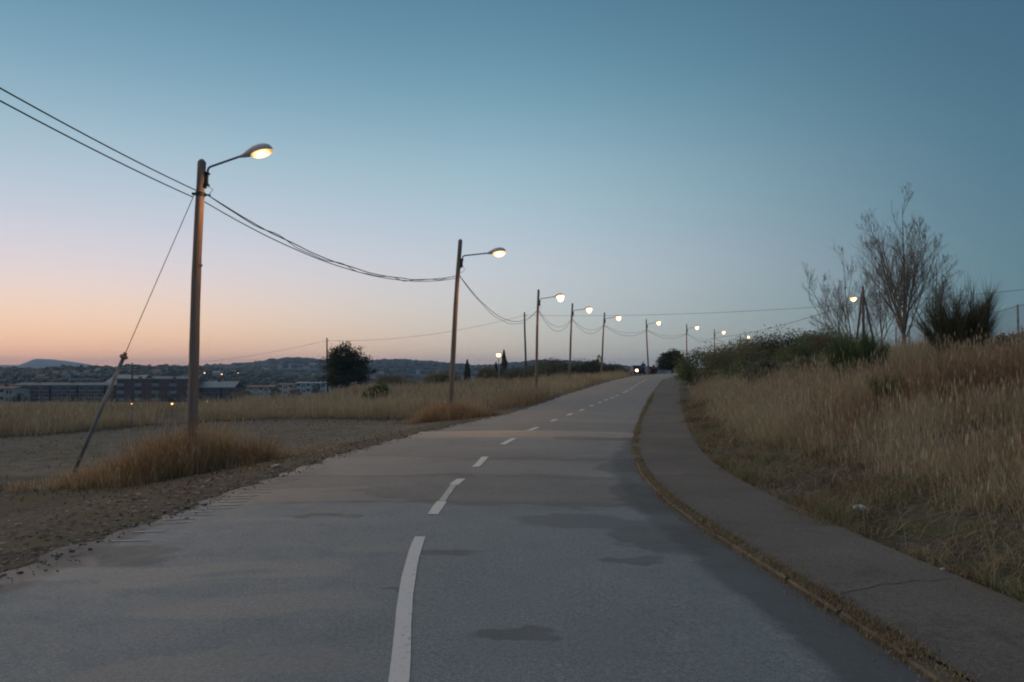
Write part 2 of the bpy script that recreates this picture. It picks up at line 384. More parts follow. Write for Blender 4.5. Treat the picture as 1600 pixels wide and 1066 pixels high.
M_crack = noisy('crack_shadow', (.03,.028,.025), (.05,.045,.04), 30, .95)
cp = [(1262,934),(1300,925),(1330,918),(1352,915),(1370,910),(1398,909),(1420,905),(1450,906),(1480,902)]
mb = MB(); P = []
for i, (px, py) in enumerate(cp):
    dd_ = (CAM_H-.05)*FPX/(py-HOR); xx_ = (px-CX)/FPX*dd_; hw_ = .002+.004*math.sin(math.pi*i/(len(cp)-1))*random.uniform(.6, 1.2)
    zz_ = float(zr(dd_))+.05+.008*math.sin(xx_*2+dd_*1.1)+.004
    P += [(xx_, dd_-hw_, zz_), (xx_, dd_+hw_, zz_)]
mb.poly(P, [(2*i, 2*i+2, 2*i+3, 2*i+1) for i in range(len(cp)-1)]); mb.build('crack', M_crack, pave)

# road markings
M_paint = Mat('worn_white_paint', .7, .3)
M_paint.color(M_paint.mix(M_paint.ramp(M_paint.noise(22, 5, .7), [(.36, (1,1,1)), (.43, (0,0,0))]), (.5,.5,.48), (.3,.3,.29)))
M_paint = M_paint.m
M_faint = Mat('faded_white_paint', .7, .3); M_faint.color(M_faint.ramp(M_faint.noise(25, 5, .7), [(.4, (.27,.27,.27)), (.62, (.46,.46,.45))])); M_faint = M_faint.m
CL = [(-2,2.5),(2.6,-.42)]
cl_pix = [(630,1066),(630,1010),(633,950),(642,890),(656,843),(677,808),(691,786),(708,763),(722,752),(745,730),(758,718),(785,697),(803,687),(820,678),(840,669),(865,658),(890,649),(909,642),(924,635),(937,630),(947,626),(956,622.3),(975,614),(985,608.5),(994,602.7),(1004,596),(1018,591)]
CP = np.array(sorted([(-6.0,-.1),(0,-.3)]+[ground_at(*p)[::-1] for p in cl_pix]))
def xc(y): return float(np.interp(y, CP[:,0], CP[:,1]))
_cs = np.arange(-8, 130, .25); _cx = np.interp(_cs, CP[:,0], CP[:,1]); _ck = np.exp(-.5*(np.arange(-8, 9)*.25/.45)**2); _ck /= _ck.sum()
_cx = np.convolve(np.pad(_cx, 8, mode='edge'), _ck, 'valid')
def xc(y): return float(np.interp(y, _cs, _cx))
def dash(y0, y1, wd, mat_, name='centre_dash'):
    n = max(2, int((y1-y0)/.3)+1); mb = MB(); P = []
    for i in range(n+1):
        y = y0+(y1-y0)*i/n; x = xc(y); s = (xc(y+.1)-xc(y-.1))/.2; l_ = math.hypot(1, s); ww = wd*(1+.05*random.uniform(-1, 1))
        for e in (-1, 1):
            px_, py_ = x+e*ww/2/l_, y-e*ww/2*s/l_
            P.append((px_, py_, float(road_z(np.array(px_), np.array(py_)))+.005))
    mb.poly(P, [(2*i, 2*i+1, 2*i+3, 2*i+2) for i in range(n)]); mb.build(name, mat_, road)
def gy(px, py): return ground_at(px, py)[1]
dash(-1.0, gy(656,843), .105, M_paint)
for a, b in [((677,808),(692,786)),((708,763),(722,752)),((742,732),(758,718)),((785,697),(803,687)),((820,678),(840,669))]:
    dash(gy(*a), gy(*b), .125, M_paint)
dash(gy(692,786)+.02, gy(708,763)-.02, .085, M_faint, 'faded_centre_line')
for p in [(865,658),(890,649),(909,642),(924,635),(937,630),(947,626),(956,622.3),(964,619),(975,614),(980,611.8),(985.5,608.5),(989.7,605.7),(994,602.7),(998,599.6),(1004,596),(1010,594)]:
    yc = gy(*p); dash(yc-.42-.004*yc, yc+.42+.004*yc, .13, M_paint)
M_hatch = noisy('ghosted_paint', (.2,.21,.2), (.36,.36,.35), 9, .8)
# ladder of short worn marks along the left edge
yq = gy(150, 845)
while yq < 13.2:
    x0 = float(xl(yq))+.13+random.uniform(-.03, .03); ln = random.uniform(.3, .46); th = random.uniform(.035, .06)
    if random.random() < .85:
        mb = MB(); P = []
        for x_, y_ in ((x0, yq-.02), (x0+ln, yq), (x0+ln, yq+th), (x0, yq+th-.02)):
            P.append((x_, y_, float(road_z(np.array(x_), np.array(y_)))+.005))
        mb.poly(P, [(0,1,2,3)]); mb.build('edge_mark', M_hatch, road)
    yq += random.uniform(.19, .27)

# ------------------------------------------------------------------ grass
def blades(P, h, wd, lean, tint, seg=2, wind=(0,0), spread=None):
    """P (n,3) roots, h (n,) heights; each blade a curved tapering strip -> V,F(tri),tint"""
    n = len(P); az = RNG.uniform(0, 2*np.pi, n); la = RNG.uniform(0, 2*np.pi, n) if spread is None else spread
    L = lean*np.abs(RNG.normal(.7, .45, n))
    dx = np.cos(la)*L+wind[0]; dy = np.sin(la)*L+wind[1]
    wx = np.cos(az)*wd*.5; wy = np.sin(az)*wd*.5
    V = []; tq = np.linspace(0, 1, seg+1)
    for t in tq[:-1]:
        cx = P[:,0]+dx*h*t**1.8; cy_ = P[:,1]+dy*h*t**1.8; cz = P[:,2]+h*(t-.18*np.minimum(L, 1.5)*t**2.2)
        k = 1-.55*t
        V += [np.stack([cx-wx*k, cy_-wy*k, cz], 1), np.stack([cx+wx*k, cy_+wy*k, cz], 1)]
    cz = P[:,2]+h*(1-.18*np.minimum(L, 1.5))
    V.append(np.stack([P[:,0]+dx*h, P[:,1]+dy*h, cz], 1))
    nv = len(V); V = np.stack(V, 1).reshape(-1, 3); base = np.arange(n)*nv; F = []
    for s in range(seg-1):
        a = base+2*s; F += [np.stack([a, a+1, a+3], 1), np.stack([a, a+3, a+2], 1)]
    a = base+2*(seg-1); F.append(np.stack([a, a+1, a+2], 1))
    return V, np.concatenate(F), np.repeat(tint, nv)
def heads(P, size, tint):
    """feathery seed heads: small crossed slivers at blade tips"""
    n = len(P); az = RNG.uniform(0, np.pi, n); c, s = np.cos(az), np.sin(az); w_ = size*.085
    V = np.stack([P-np.stack([0*c, 0*c, size*.55], 1), P+np.stack([c*w_, s*w_, 0*c], 1), P+np.stack([0*c, 0*c, size*.6], 1), P-np.stack([c*w_, s*w_, 0*c], 1)], 1).reshape(-1, 3)
    b = np.arange(n)*4; return V, np.concatenate([np.stack([b, b+1, b+2], 1), np.stack([b, b+2, b+3], 1)]), np.repeat(tint, 4)
def join(parts):
    Vs, Fs, Ts, o = [], [], [], 0
    for V, F, t in parts: Vs.append(V); Fs.append(F+o); Ts.append(t); o += len(V)
    return np.concatenate(Vs), np.concatenate(Fs), np.concatenate(Ts)
def vnoise(x, y, s, seed=0):
    r = np.random.default_rng(seed); out = 0
    for k in range(5):
        a, b, p = r.uniform(-1, 1)*s*2**(k*.5), r.uniform(-1, 1)*s*2**(k*.5), r.uniform(0, 6.28)
        out = out+np.sin(a*x+b*y+p)
    return out/5
STRAW = [(0, (.19,.1,.05)), (.3, (.34,.235,.14)), (.6, (.46,.365,.24)), (.82, (.56,.47,.33)), (.9, (.2,.21,.085)), (1, (.13,.165,.06))]
RUSTY = [(0, (.18,.095,.042)), (.35, (.36,.23,.12)), (.7, (.5,.36,.21)), (.9, (.55,.42,.26)), (1, (.16,.17,.07))]
M_straw = foliage('dry_straw_grass', STRAW, .3, .75); M_rusty = foliage('rusty_dry_grass', RUSTY, .3, .75)
M_thatch = foliage('mown_thatch', [(0, (.08,.06,.035)), (.35, (.23,.17,.1)), (.6, (.37,.29,.185)), (.75, (.23,.225,.12)), (1, (.15,.18,.08))], .25, .9)

def grass_obj(name, parts, mat_, label):
    V, F, t = join(parts); o = link(name, npmesh(name, V, F, mat_, t)); return tag(o, label, 'grass', kind='stuff')
def scatter(n, x0, x1, y0, y1): return RNG.uniform(x0, x1, n), RNG.uniform(y0, y1, n)

# right bank: tall dry grass, in tufts
def bank_grass():
    parts = []
    for (n, y0, y1, omax, wd, hm, per) in ((3600, 2.5, 12, 9, .0055, .62, 26), (4800, 12, 26, 12, .008, .66, 22), (5200, 26, 48, 15, .014, .7, 14), (3000, 48, 75, 18, .022, .7, 9)):
        y = RNG.uniform(y0, y1, n); o = RNG.uniform(.55, omax, n)
        st = np.interp(y, [2, 7, 11, 16, 22, 40], [1.5, 1.35, 1.5, 1.1, .9, .8])+.25*vnoise(o, y, 1.3, 3)
        keep = (o > st)&(RNG.random(n) < .68+.8*vnoise(o*1.0, y, 1.5, 5)); y, o = y[keep], o[keep]; st = st[keep]
        x = xs(y)+o
        hh = 1.12*hm*np.clip(.78+.55*vnoise(x, y, .9, 9)+.5*vnoise(x, y, 2.6, 10)+RNG.normal(0, .14, len(x)), .2, 1.6)*np.clip((o-st)/.9+.45, .45, 1)
        tt = np.clip(.52+.42*vnoise(x, y, .6, 4)+RNG.normal(0, .1, len(x))-.045*np.clip(o-2, 0, 6)*S(-y, -22, -8), .05, .85)
        hue = np.where(vnoise(x, y, .8, 21)+.3*vnoise(x, y, 2.2, 22) > .42, .93, 0)
        k = per; X = np.repeat(x, k)+RNG.normal(0, .13, len(x)*k); Y = np.repeat(y, k)+RNG.normal(0, .13, len(x)*k)
        H = np.repeat(hh, k)*RNG.uniform(.3, 1.2, len(X))**1.1; tn = np.clip(np.repeat(tt, k)+RNG.normal(0, .13, len(X)), 0, .86)
        hg = np.repeat(hue, k); tn = np.where((hg > 0)&(RNG.random(len(X)) < .6), RNG.uniform(.86, 1, len(X)), tn)
        Pq = np.stack([X, Y, terrain(X, Y)-.01], 1)
        V, F, t = blades(Pq, H, wd*RNG.uniform(.5, 1.2, len(X)), np.repeat(np.clip(.62+.6*vnoise(x, y, 1.4, 15)+RNG.normal(0, .15, len(x)), .12, 1.5), k), tn, 3 if y0 < 20 else 2, (-.08, 0), np.arctan2(Y-np.repeat(y, k), X-np.repeat(x, k))+RNG.normal(0, .8, len(X)))
        parts.append((V, F, t))
        nv = 7 if y0 < 20 else 5
        tips = V.reshape(-1, nv, 3)[:, -1]; sel = RNG.random(len(tips)) < .2
        parts.append(heads(tips[sel], RNG.uniform(.05, .13, sel.sum())*(1+y0*.02), np.clip(t.reshape(-1, nv)[:, 0][sel]+.12, 0, .86)))
    # dead reddish weeds tangled through the straw
    n = 420; y = 3+RNG.random(n)**1.3*22; o = 1.6+RNG.random(n)*8; keep = RNG.random(n) < .25+.9*S(o, 1.5, 6)*np.interp(y, [3, 10, 25], [1, .7, .4]); y, o = y[keep], o[keep]; x = xs(y)+o; k = 44
    X = np.repeat(x, k)+RNG.normal(0, .1, len(x)*k); Y = np.repeat(y, k)+RNG.normal(0, .1, len(x)*k); Hq = np.repeat(RNG.uniform(.4, .85, len(x)), k)*RNG.uniform(.4, 1.1, len(X))
    tn = np.clip(np.repeat(RNG.uniform(0, .25, len(x)), k)+RNG.normal(0, .07, len(X)), 0, .5)
    V, F, t = blades(np.stack([X, Y, terrain(X, Y)-.01], 1), Hq, .0065*RNG.uniform(.6, 1.4, len(X)), np.repeat(RNG.uniform(.5, 1.3, len(x)), k), tn, 3, (0, 0), np.arctan2(Y-np.repeat(y, k), X-np.repeat(x, k))+RNG.normal(0, 1.0, len(X)))
    parts.append((V, F, t)); tips = V.reshape(-1, 7, 3)
    for row, sel in ((6, .5), (4, .3)):
        q = RNG.random(len(tips)) < sel; parts.append(heads(tips[q][:, row], RNG.uniform(.04, .1, q.sum()), np.clip(tn[q]+.05, 0, .5)))
    return parts
grass_obj('bank_grass', bank_grass(), M_straw, 'tall dry straw grass covering the bank right of the footpath')

# mown thatch between path and tall grass
def thatch():
    n = 62000; y = 2.2+RNG.random(n)**1.6*38; st = np.interp(y, [2, 7, 11, 16, 22, 40], [2.2, 2.1, 2.1, 1.5, 1.2, 1.0])
    o = -.1+RNG.random(n)*st; o = np.where(RNG.random(n) < .25, RNG.normal(-.03, .09, n)+.08*vnoise(y, y*.4, 1.6, 39), o); x = xs(y)+o
    d = vnoise(x, y, 3.2, 31)+vnoise(x, y, 1.4, 33)*.8
    keep = (d+RNG.normal(0, .45, n) > -.25)|(np.abs(o) < .12); x, y, d, o = x[keep], y[keep], d[keep], o[keep]
    h = np.clip(.06+.09*np.clip(d, -.3, 1), .03, .18)*RNG.uniform(.6, 1.6, len(x))*(1+.015*y)
    z = terrain(x, y)+np.clip(.05*d, 0, .06)
    tn = np.clip(.38+.3*vnoise(x, y, 1.1, 35)+RNG.normal(0, .16, len(x))+np.where(vnoise(x, y, 1.7, 37) > .05, .32, .02), 0, 1)
    p1_ = blades(np.stack([x, y, z-.01], 1), h, .007*(1+.04*y)*RNG.uniform(.6, 1.5, len(x)), 1.3, tn, 2)
    # long loose straws lying about
    m_ = 1500; y = RNG.uniform(3, 22, m_); o = RNG.uniform(0, 2.6, m_); x = xs(y)+o
    p2_ = blades(np.stack([x, y, terrain(x, y)+.03], 1), RNG.uniform(.15, .5, m_), .006*np.ones(m_), 2.6, RNG.uniform(.45, .66, m_), 3)
    return [p1_, p2_]
grass_obj('mown_thatch', thatch(), M_thatch, 'low matted thatch and dead grass beside the footpath')

# weeds in the kerb joint
def kerb_weeds():
    n = 34000; y = 2.6+RNG.random(n)**1.7*46; d = vnoise(y*1.0, y*.6, 2.0, 41)+.4*vnoise(y, y, 5.5, 43)
    keep = d+RNG.normal(0, .3, n)+np.interp(y, [3, 6, 9, 14, 30], [.6, .5, .25, .05, .1]) > -.05; y, d = y[keep], d[keep]
    x = xr(y)+np.where(RNG.random(len(y)) < .7, RNG.uniform(-.035, .15, len(y)), RNG.normal(.05, .1, len(y))); h = np.clip(.05+.055*d, .02, .12)*RNG.uniform(.35, 1.4, len(y))*np.interp(y, [3, 8, 20, 45], [1.1, .8, .8, 1.7])
    x = xr(y)+.05+(x-xr(y)-.05)*np.interp(y, [3, 8, 14, 45], [1, .75, .5, .6]); h = h*np.interp(y, [3, 10, 45], [1, .8, .65])
    tn = np.clip(.5+.2*vnoise(y, y*.3, 1.1, 45)+RNG.normal(0, .15, len(y)), .1, 1)
    return [blades(np.stack([x, y, zr(y)+np.where(x < xr(y), 0.01, .05)], 1), h, .006*(1+.03*y)*RNG.uniform(.6, 1.5, len(y)), .95, tn, 2)]
grass_obj('kerb_weeds', kerb_weeds(), M_thatch, 'dry weeds and moss growing along the kerb joint')

def clump(name, label, cx, cy_, rx, ry, hm, n, wd, mat_, per=24, skew=0.0):
    a = RNG.uniform(0, 2*np.pi, n); r = np.minimum(np.abs(RNG.normal(0, .58, n))**.8, 1.35); x = cx+rx*r*np.cos(a); y = cy_+ry*r*np.sin(a)+skew*(x-cx)
    hh = hm(x, y)*(1-.4*np.minimum(r, 1.2)**3)*np.clip(RNG.normal(.92, .24, n), .35, 1.4); k = per
    X = np.repeat(x, k)+RNG.normal(0, .09, n*k); Y = np.repeat(y, k)+RNG.normal(0, .09, n*k)
    H = np.repeat(hh, k)*RNG.uniform(.45, 1.12, n*k)
    tn = np.clip(np.repeat(.45+.25*vnoise(x, y, 1.5, 51)+RNG.normal(0, .15, n), k)+RNG.normal(0, .13, n*k), 0, .9); tn = np.where(np.repeat(RNG.random(n) < .07, k), RNG.uniform(.93, 1, n*k), tn)
    V, F, t = blades(np.stack([X, Y, terrain(X, Y)-.01], 1), H, wd*RNG.uniform(.5, 1.2, n*k), .55, tn, 3, (0, 0), np.arctan2(Y-np.repeat(y, k), X-np.repeat(x, k))+RNG.normal(0, .8, n*k))
    tips = V.reshape(-1, 7, 3)[:, -1]; sel = RNG.random(len(tips)) < .3
    return grass_obj(name, [(V, F, t), heads(tips[sel], RNG.uniform(.05, .12, sel.sum()), np.clip(tn[sel]+.15, 0, .9))], mat_, label)
clump('grass_clump', 'rusty dry grass clump at the foot of the nearest lamp post', -6.75, 16.2, 2.05, .95, lambda x, y: np.interp(x, [-9, -8, -7, -6.2, -5.6, -4.8], [.38, .5, .82, .86, .7, .4])*(1+.12*np.sin(x*7)), 620, .009, M_rusty, 26, .33)
clump('grass_clump', 'straw grass clump at the foot of the second lamp post', -2.2, 28.8, 1.55, .9, lambda x, y: np.interp(x, [-4, -2.6, -1.8, -.6], [.4, .62, .62, .35]), 330, .013, M_rusty, 22, .15)

def field_grass():
    parts = []
    for (n, dy0, dy1, wd, per, hm) in ((5200, 0, 5, .016, 16, .78), (4200, 5, 16, .022, 11, .78), (4200, 16, 45, .035, 8, .72), (2200, 45, 85, .06, 6, .7)):
        x = RNG.uniform(-42, 24, n); y = lot_front(np.minimum(x, 2.2))+dy0+RNG.random(n)*(dy1-dy0)
        y = np.where(x > 2, RNG.uniform(39, 100, n), y)
        o = xl(y)-x; r = x/y
        keep = (o > .5+.35*vnoise(y, y*.4, .8, 61))&(y < 112)&(r > -.75)&~((r+.02*vnoise(x, y, 1.1, 69)+RNG.normal(0, .012, n) > -.455)&(r+.03*vnoise(x, y, .9, 68)+RNG.normal(0, .012, n) < -.385)&(y < 42))&(RNG.random(n) < .78+.4*vnoise(x, y, .5, 63))
        keep &= (x < 2)|(o < 9); keep &= ~((r > .143)&(y > 84))
        x, y = x[keep], y[keep]; k = per
        hh = hm*np.clip(.85+.7*vnoise(x, y, .9, 65)+RNG.normal(0, .12, len(x)), .35, 1.35)*np.interp(y, [30, 60, 110], [1.1, .95, .8])*np.where(x < -13, .98, 1)
        X = np.repeat(x, k)+RNG.normal(0, .16, len(x)*k); Y = np.repeat(y, k)+RNG.normal(0, .16, len(x)*k)
        tn = np.clip(np.repeat(.5+.34*vnoise(x, y, .35, 67)+RNG.normal(0, .1, len(x)), k)+RNG.normal(0, .13, len(X)), 0, .87)
        tn = np.where(RNG.random(len(X)) < .05, .93, tn)
        H = np.repeat(hh, k)*RNG.uniform(.5, 1.12, len(X))
        V, F, t = blades(np.stack([X, Y, terrain(X, Y)-.02], 1), H, wd*RNG.uniform(.5, 1.2, len(X)), .45, tn, 2, (0, 0), np.arctan2(Y-np.repeat(y, k), X-np.repeat(x, k))+RNG.normal(0, .8, len(X))); parts.append((V, F, t))
        tips = V.reshape(-1, 5, 3)[:, -1]; sel = RNG.random(len(tips)) < .22
        parts.append(heads(tips[sel], RNG.uniform(.08, .2, sel.sum())*(1+dy0*.015), np.clip(tn[sel]+.12, 0, .86)))
    return parts
grass_obj('field_grass', field_grass(), M_straw, 'tall pale dry grass across the field left of the road')

# low green-brown turf round the gravel lot and at the clump
M_turf = foliage('low_turf', [(0, (.035,.045,.018)), (.5, (.075,.085,.035)), (.8, (.12,.1,.05)), (1, (.17,.13,.08))], .2, .9)
def turf():
    n = 30000; x, y = scatter(n, -24, -2, 13, 33); o = xl(y)-x
    edge_ = np.exp(-((y-(lot_front(x)-.5))/.9)**2)+1.1*np.exp(-((y-15.2-.1*(x+9))/1.0)**2)*S(-x, 6, 8)+.15
    keep = (RNG.random(n) < edge_*(.55+.6*vnoise(x, y, 1.2, 71)))&(o > .7); x, y = x[keep], y[keep]
    return [blades(np.stack([x, y, terrain(x, y)-.01], 1), RNG.uniform(.04, .13, len(x)), .018*RNG.uniform(.6, 1.4, len(x)), .9, np.clip(.4+.4*vnoise(x, y, .8, 73)+RNG.normal(0, .2, len(x)), 0, 1), 2)]
grass_obj('low_turf', turf(), M_turf, 'low dark turf edging the gravel clearing')
def litter():
    n = 9000; x, y = scatter(n, -11, 0, 5.5, 20); o = xl(y)-x
    keep = (o > .03)&(RNG.random(n) < np.exp(-((o-1.3)/1.5)**2)); x, y = x[keep], y[keep]; n = len(x)
    z = terrain(x, y)+.012; s = RNG.uniform(.02, .05, n); a = RNG.uniform(0, 6.28, n); tl = RNG.uniform(-.3, .5, n)
    c, q = np.cos(a), np.sin(a)
    V = np.stack([np.stack([x+c*s, y+q*s, z+tl*s], 1), np.stack([x-q*s*.6, y+c*s*.6, z+.3*s], 1), np.stack([x-c*s, y-q*s, z+.01], 1), np.stack([x+q*s*.6, y-c*s*.6, z], 1)], 1).reshape(-1, 3)
    b = np.arange(n)*4
    return [(V, np.concatenate([np.stack([b, b+1, b+2], 1), np.stack([b, b+2, b+3], 1)]), np.repeat(RNG.random(n), 4))]
V_, F_, t_ = join(litter())
M_litter = foliage('leaf_litter', [(0, (.045,.035,.026)), (.5, (.11,.08,.055)), (.85, (.19,.145,.105)), (1, (.33,.28,.23))], .1, .9)
tag(link('leaf_litter', npmesh('leaf_litter', V_, F_, M_litter, t_)), 'brown fallen leaves and chips on the left road verge', 'leaves', kind='stuff')

# ------------------------------------------------------------------ shrubs and trees
def leafquads(P, size, tint, up=.4):
    n = len(P); d = RNG.normal(0, 1, (n, 3)); d /= np.linalg.norm(d, axis=1)[:, None]; e = RNG.normal(0, 1, (n, 3)); e[:, 2] += up
    e -= d*(e*d).sum(1)[:, None]; e /= np.linalg.norm(e, axis=1)[:, None]
    s = size[:, None]
    V = np.stack([P-e*s, P+d*s*.42, P+e*s, P-d*s*.42], 1).reshape(-1, 3); b = np.arange(n)*4
    return V, np.concatenate([np.stack([b, b+1, b+2], 1), np.stack([b, b+2, b+3], 1)]), np.repeat(tint, 4)
def crown_points(rx, ry, h, z0, nclump, per, cr, dome=.5):
    """leaf positions in uneven clumps through a domed volume standing on z0"""
    cs = []
    while len(cs) < nclump:
        p = RNG.uniform(-1, 1, 3); p[2] = RNG.uniform(0, 1)
        prof = 1-(abs(p[2]-dome*.6)/(1.02-dome*.6 if p[2] > dome*.6 else 1.5))**2.2
        rr = math.hypot(p[0], p[1])
        if rr < prof and (rr > prof*.35 or RNG.random() < .4 or p[2] > .7): cs.append(p)
    cs = np.array(cs); sz = RNG.uniform(.6, 1.25, nclump)
    C_ = cs*np.array([rx, ry, h]); C_[:, 2] += z0
    P = np.repeat(C_, per, 0)+np.clip(RNG.normal(0, 1, (nclump*per, 3)), -1.7, 1.7)*np.repeat(sz, per)[:, None]*cr*np.array([.5, .5, .42])
    P[:, 2] = np.maximum(P[:, 2], .02)
    return P, np.repeat(RNG.uniform(-.25, .25, nclump), per), C_
M_bark = noisy('grey_bark', (.06,.05,.042), (.15,.13,.11), 12, .9, .2, .6, 40, (1,1,.25))
M_green = foliage('shrub_leaves', [(0, (.06,.08,.034)), (.5, (.13,.16,.066)), (.85, (.21,.235,.1)), (1, (.27,.265,.13))], .4)
M_olive = foliage('olive_shrub_leaves', [(0, (.075,.075,.038)), (.5, (.165,.155,.078)), (.85, (.25,.22,.12)), (1, (.3,.245,.14))], .4)
M_dark = foliage('dark_evergreen_leaves', [(0, (.025,.03,.016)), (.5, (.055,.064,.03)), (1, (.11,.115,.055))], .3)
M_rust = foliage('rust_shrub_leaves', [(0, (.07,.035,.024)), (.5, (.16,.08,.05)), (1, (.25,.14,.09))], .3)
M_grey = foliage('grey_green_leaves', [(0, (.07,.075,.05)), (.5, (.14,.145,.095)), (1, (.22,.215,.15))], .3)
M_bright = foliage('broom_green', [(0, (.04,.07,.022)), (.5, (.09,.14,.045)), (1, (.16,.21,.08))], .3)
def shrub(name, label, px, d, rx, h, mat_, nclump=26, per=90, leaf=.06, cat='shrub', group=None, z0=.05, trunk=0, sink=0.0, ry=None, cr=None):
    x = (px-CX)/FPX*d; root = empty(name, (x, d, T(x, d)-sink))
    tag(root, label, cat, group)
    P, cl, C_ = crown_points(rx, ry or rx*.9, (h-z0)*.9, z0+trunk*0, int(nclump*1.7), int(per*1.8), cr or rx*.36)
    tn = np.clip(.5+cl+RNG.normal(0, .16, len(P)), 0, 1)
    V, F, t = leafquads(P, leaf*.78*RNG.uniform(.6, 1.4, len(P)), tn)
    link('crown', npmesh('crown', V, F, mat_, t), root)
    mb = MB()
    if trunk:
        mb.tube([(0,0,-.2), (.03*rx, 0, z0*.5), (0, .02, z0+h*.25)], [trunk, trunk*.8, trunk*.5], 7)
        for c in C_[::3]: mb.tube([(0,0,z0*.8), tuple(c*np.array([.5,.5,.75])), tuple(c)], [trunk*.45, trunk*.25, trunk*.08], 4)
        mb.build('trunk', M_bark, root)
    else:
        for c in C_[::2]: mb.tube([(c[0]*.15, c[1]*.15, -.1), tuple(c*np.array([.6,.6,.6])), tuple(c)], [.025, .016, .006], 4)
        mb.build('stems', M_bark, root)
    return root
def strandbush(name, label, px, d, rx, h, mat_, n, wd, spread=.75, cat='shrub', base=.25):
    """broom-like shrub: a fan of thin upright green stems"""
    x = (px-CX)/FPX*d; root = empty(name, (x, d, T(x, d))); tag(root, label, cat)
    mb = MB(); tips = []
    nb = 80; CC = [(random.uniform(-.28, .28)*rx, random.uniform(-.3, .3)*rx) for _ in range(4)]; CH = [random.uniform(.7, 1.08) for _ in range(4)]
    for i in range(nb):
        a = random.uniform(0, 2*math.pi); e = random.uniform(0, 1)**.5*spread*1.35; l_ = h*CH[i % 4]*random.uniform(.35, .85)*(1-.2*e)
        cc = CC[i % 4]; p1 = Vector((cc[0]+math.cos(a)*base*.4, cc[1]+math.sin(a)*base*.4, -.08)); d1 = Vector((math.cos(a)*e*rx/h*1.1, math.sin(a)*e*rx/h*1.1, 1)).normalized()
        mid = p1+d1*l_*.5+Vector((0,0,.04)); end = p1+d1*l_
        mb.tube([p1, mid, end], [.03*h/2, .017*h/2, .006*h/2], 4); tips.append((p1, mid, end, d1))
    mb.build('stems', M_bark, root)
    k = n//nb; Ps, Ds = [], []
    for p1, mid, end, d1 in tips:
        t = RNG.uniform(.25, 1, k)[:, None]; q = np.array(mid)*(1-t)+np.array(end)*t if True else 0
        q = np.where(t < .4, np.array(p1)*(1-t/.4)+np.array(mid)*(t/.4), np.array(mid)*(1-(t-.4)/.6)+np.array(end)*((t-.4)/.6))
        Ps.append(q+RNG.normal(0, .035*h/2, (k, 3))); Ds.append(np.tile(np.array(d1), (k, 1)))
    P = np.concatenate(Ps); Dd = np.concatenate(Ds)+RNG.normal(0, .34, (len(P), 3))+np.array([0, 0, .25]); Dd /= np.linalg.norm(Dd, axis=1)[:, None]
    L = h*RNG.uniform(.12, .34, len(P)); az = RNG.uniform(0, 6.28, len(P)); wv = np.stack([np.cos(az), np.sin(az), 0*az], 1)*wd*.5
    V = np.stack([P-wv, P+wv, P+Dd*L[:, None]], 1).reshape(-1, 3); F = np.arange(len(V)).reshape(-1, 3)
    link('crown', npmesh('crown', V, F, mat_, np.repeat(RNG.random(len(P)), 3)), root); return root

# shrubs along the right of the footpath
shrub('roadside_shrub', 'broad green shrub overhanging the far end of the footpath', 1103, 52, 1.75, 2.98, M_green, 46, 110, .075, group='shrubs on the bank')
shrub('roadside_shrub', 'olive shrub just right of the path-end green shrub', 1152, 49, 2.18, 2.40, M_olive, 44, 110, .075, group='shrubs on the bank')
shrub('roadside_shrub', 'low green shrub in front of the olive shrub on the bank', 1160, 45, 1.49, 1.40, M_green, 26, 90, .07, group='shrubs on the bank')
shrub('roadside_shrub', 'dark shrub below the farthest lamp on the bank crest', 1186, 57, 2.42, 2.57, M_olive, 44, 100, .08, group='shrubs on the bank')
shrub('roadside_shrub', 'darkest dense shrub in the middle of the bank hedge', 1238, 58, 2.99, 2.34, M_dark, 52, 110, .085, group='shrubs on the bank')
shrub('roadside_shrub', 'small brown-green shrub behind the straw slope', 1215, 48, 1.72, 1.58, M_olive, 30, 90, .075, group='shrubs on the bank')
shrub('roadside_shrub', 'rust-red leafless-looking shrub left of the bare trees', 1303, 47, 1.72, 1.58, M_rust, 30, 90, .06, group='shrubs on the bank')
shrub('roadside_shrub', 'dark green shrub behind the rust-red one', 1292, 55, 2.53, 2.05, M_green, 36, 100, .08, group='shrubs on the bank')
shrub('roadside_shrub', 'small shrub at the foot of the braced lamp post', 1330, 44, 1.26, 1.52, M_olive, 22, 90, .06, group='shrubs on the bank')
strandbush('broom_shrub', 'bright green broom shrub in the straw below the bare trees', 1346, 22.5, 1.1, 2.0, M_bright, 9500, .011, .95)
shrub('roadside_shrub', 'low grey-green shrub in the straw below the dark hedge', 1196, 36, 1.0, 1.25, M_grey, 24, 80, .06, group='shrubs on the bank')
shrub('roadside_shrub', 'small olive shrub in the straw left of the bright broom', 1262, 32, .8, 1.15, M_olive, 22, 80, .055, group='shrubs on the bank')
shrub('roadside_shrub', 'green shrub at the hedge foot above the olive one', 1255, 44, 1.5, 1.5, M_green, 30, 90, .07, group='shrubs on the bank')
strandbush('broom_shrub', 'small green broom tuft low on the straw slope', 1392, 15.5, .4, 1.0, M_bright, 2200, .008, .9)
strandbush('broom_shrub', 'large dark upright broom shrub by the wire fence', 1512, 23, 1.5, 2.95, foliage('dark_broom', [(0, (.035,.036,.02)), (.5, (.085,.085,.045)), (1, (.16,.15,.085))], .3), 7000, .011, .95)
shrub('roadside_shrub', 'low dark shrub at the right picture edge by the fence', 1592, 24, .9, .75, M_dark, 20, 80, .05, group='shrubs on the bank')
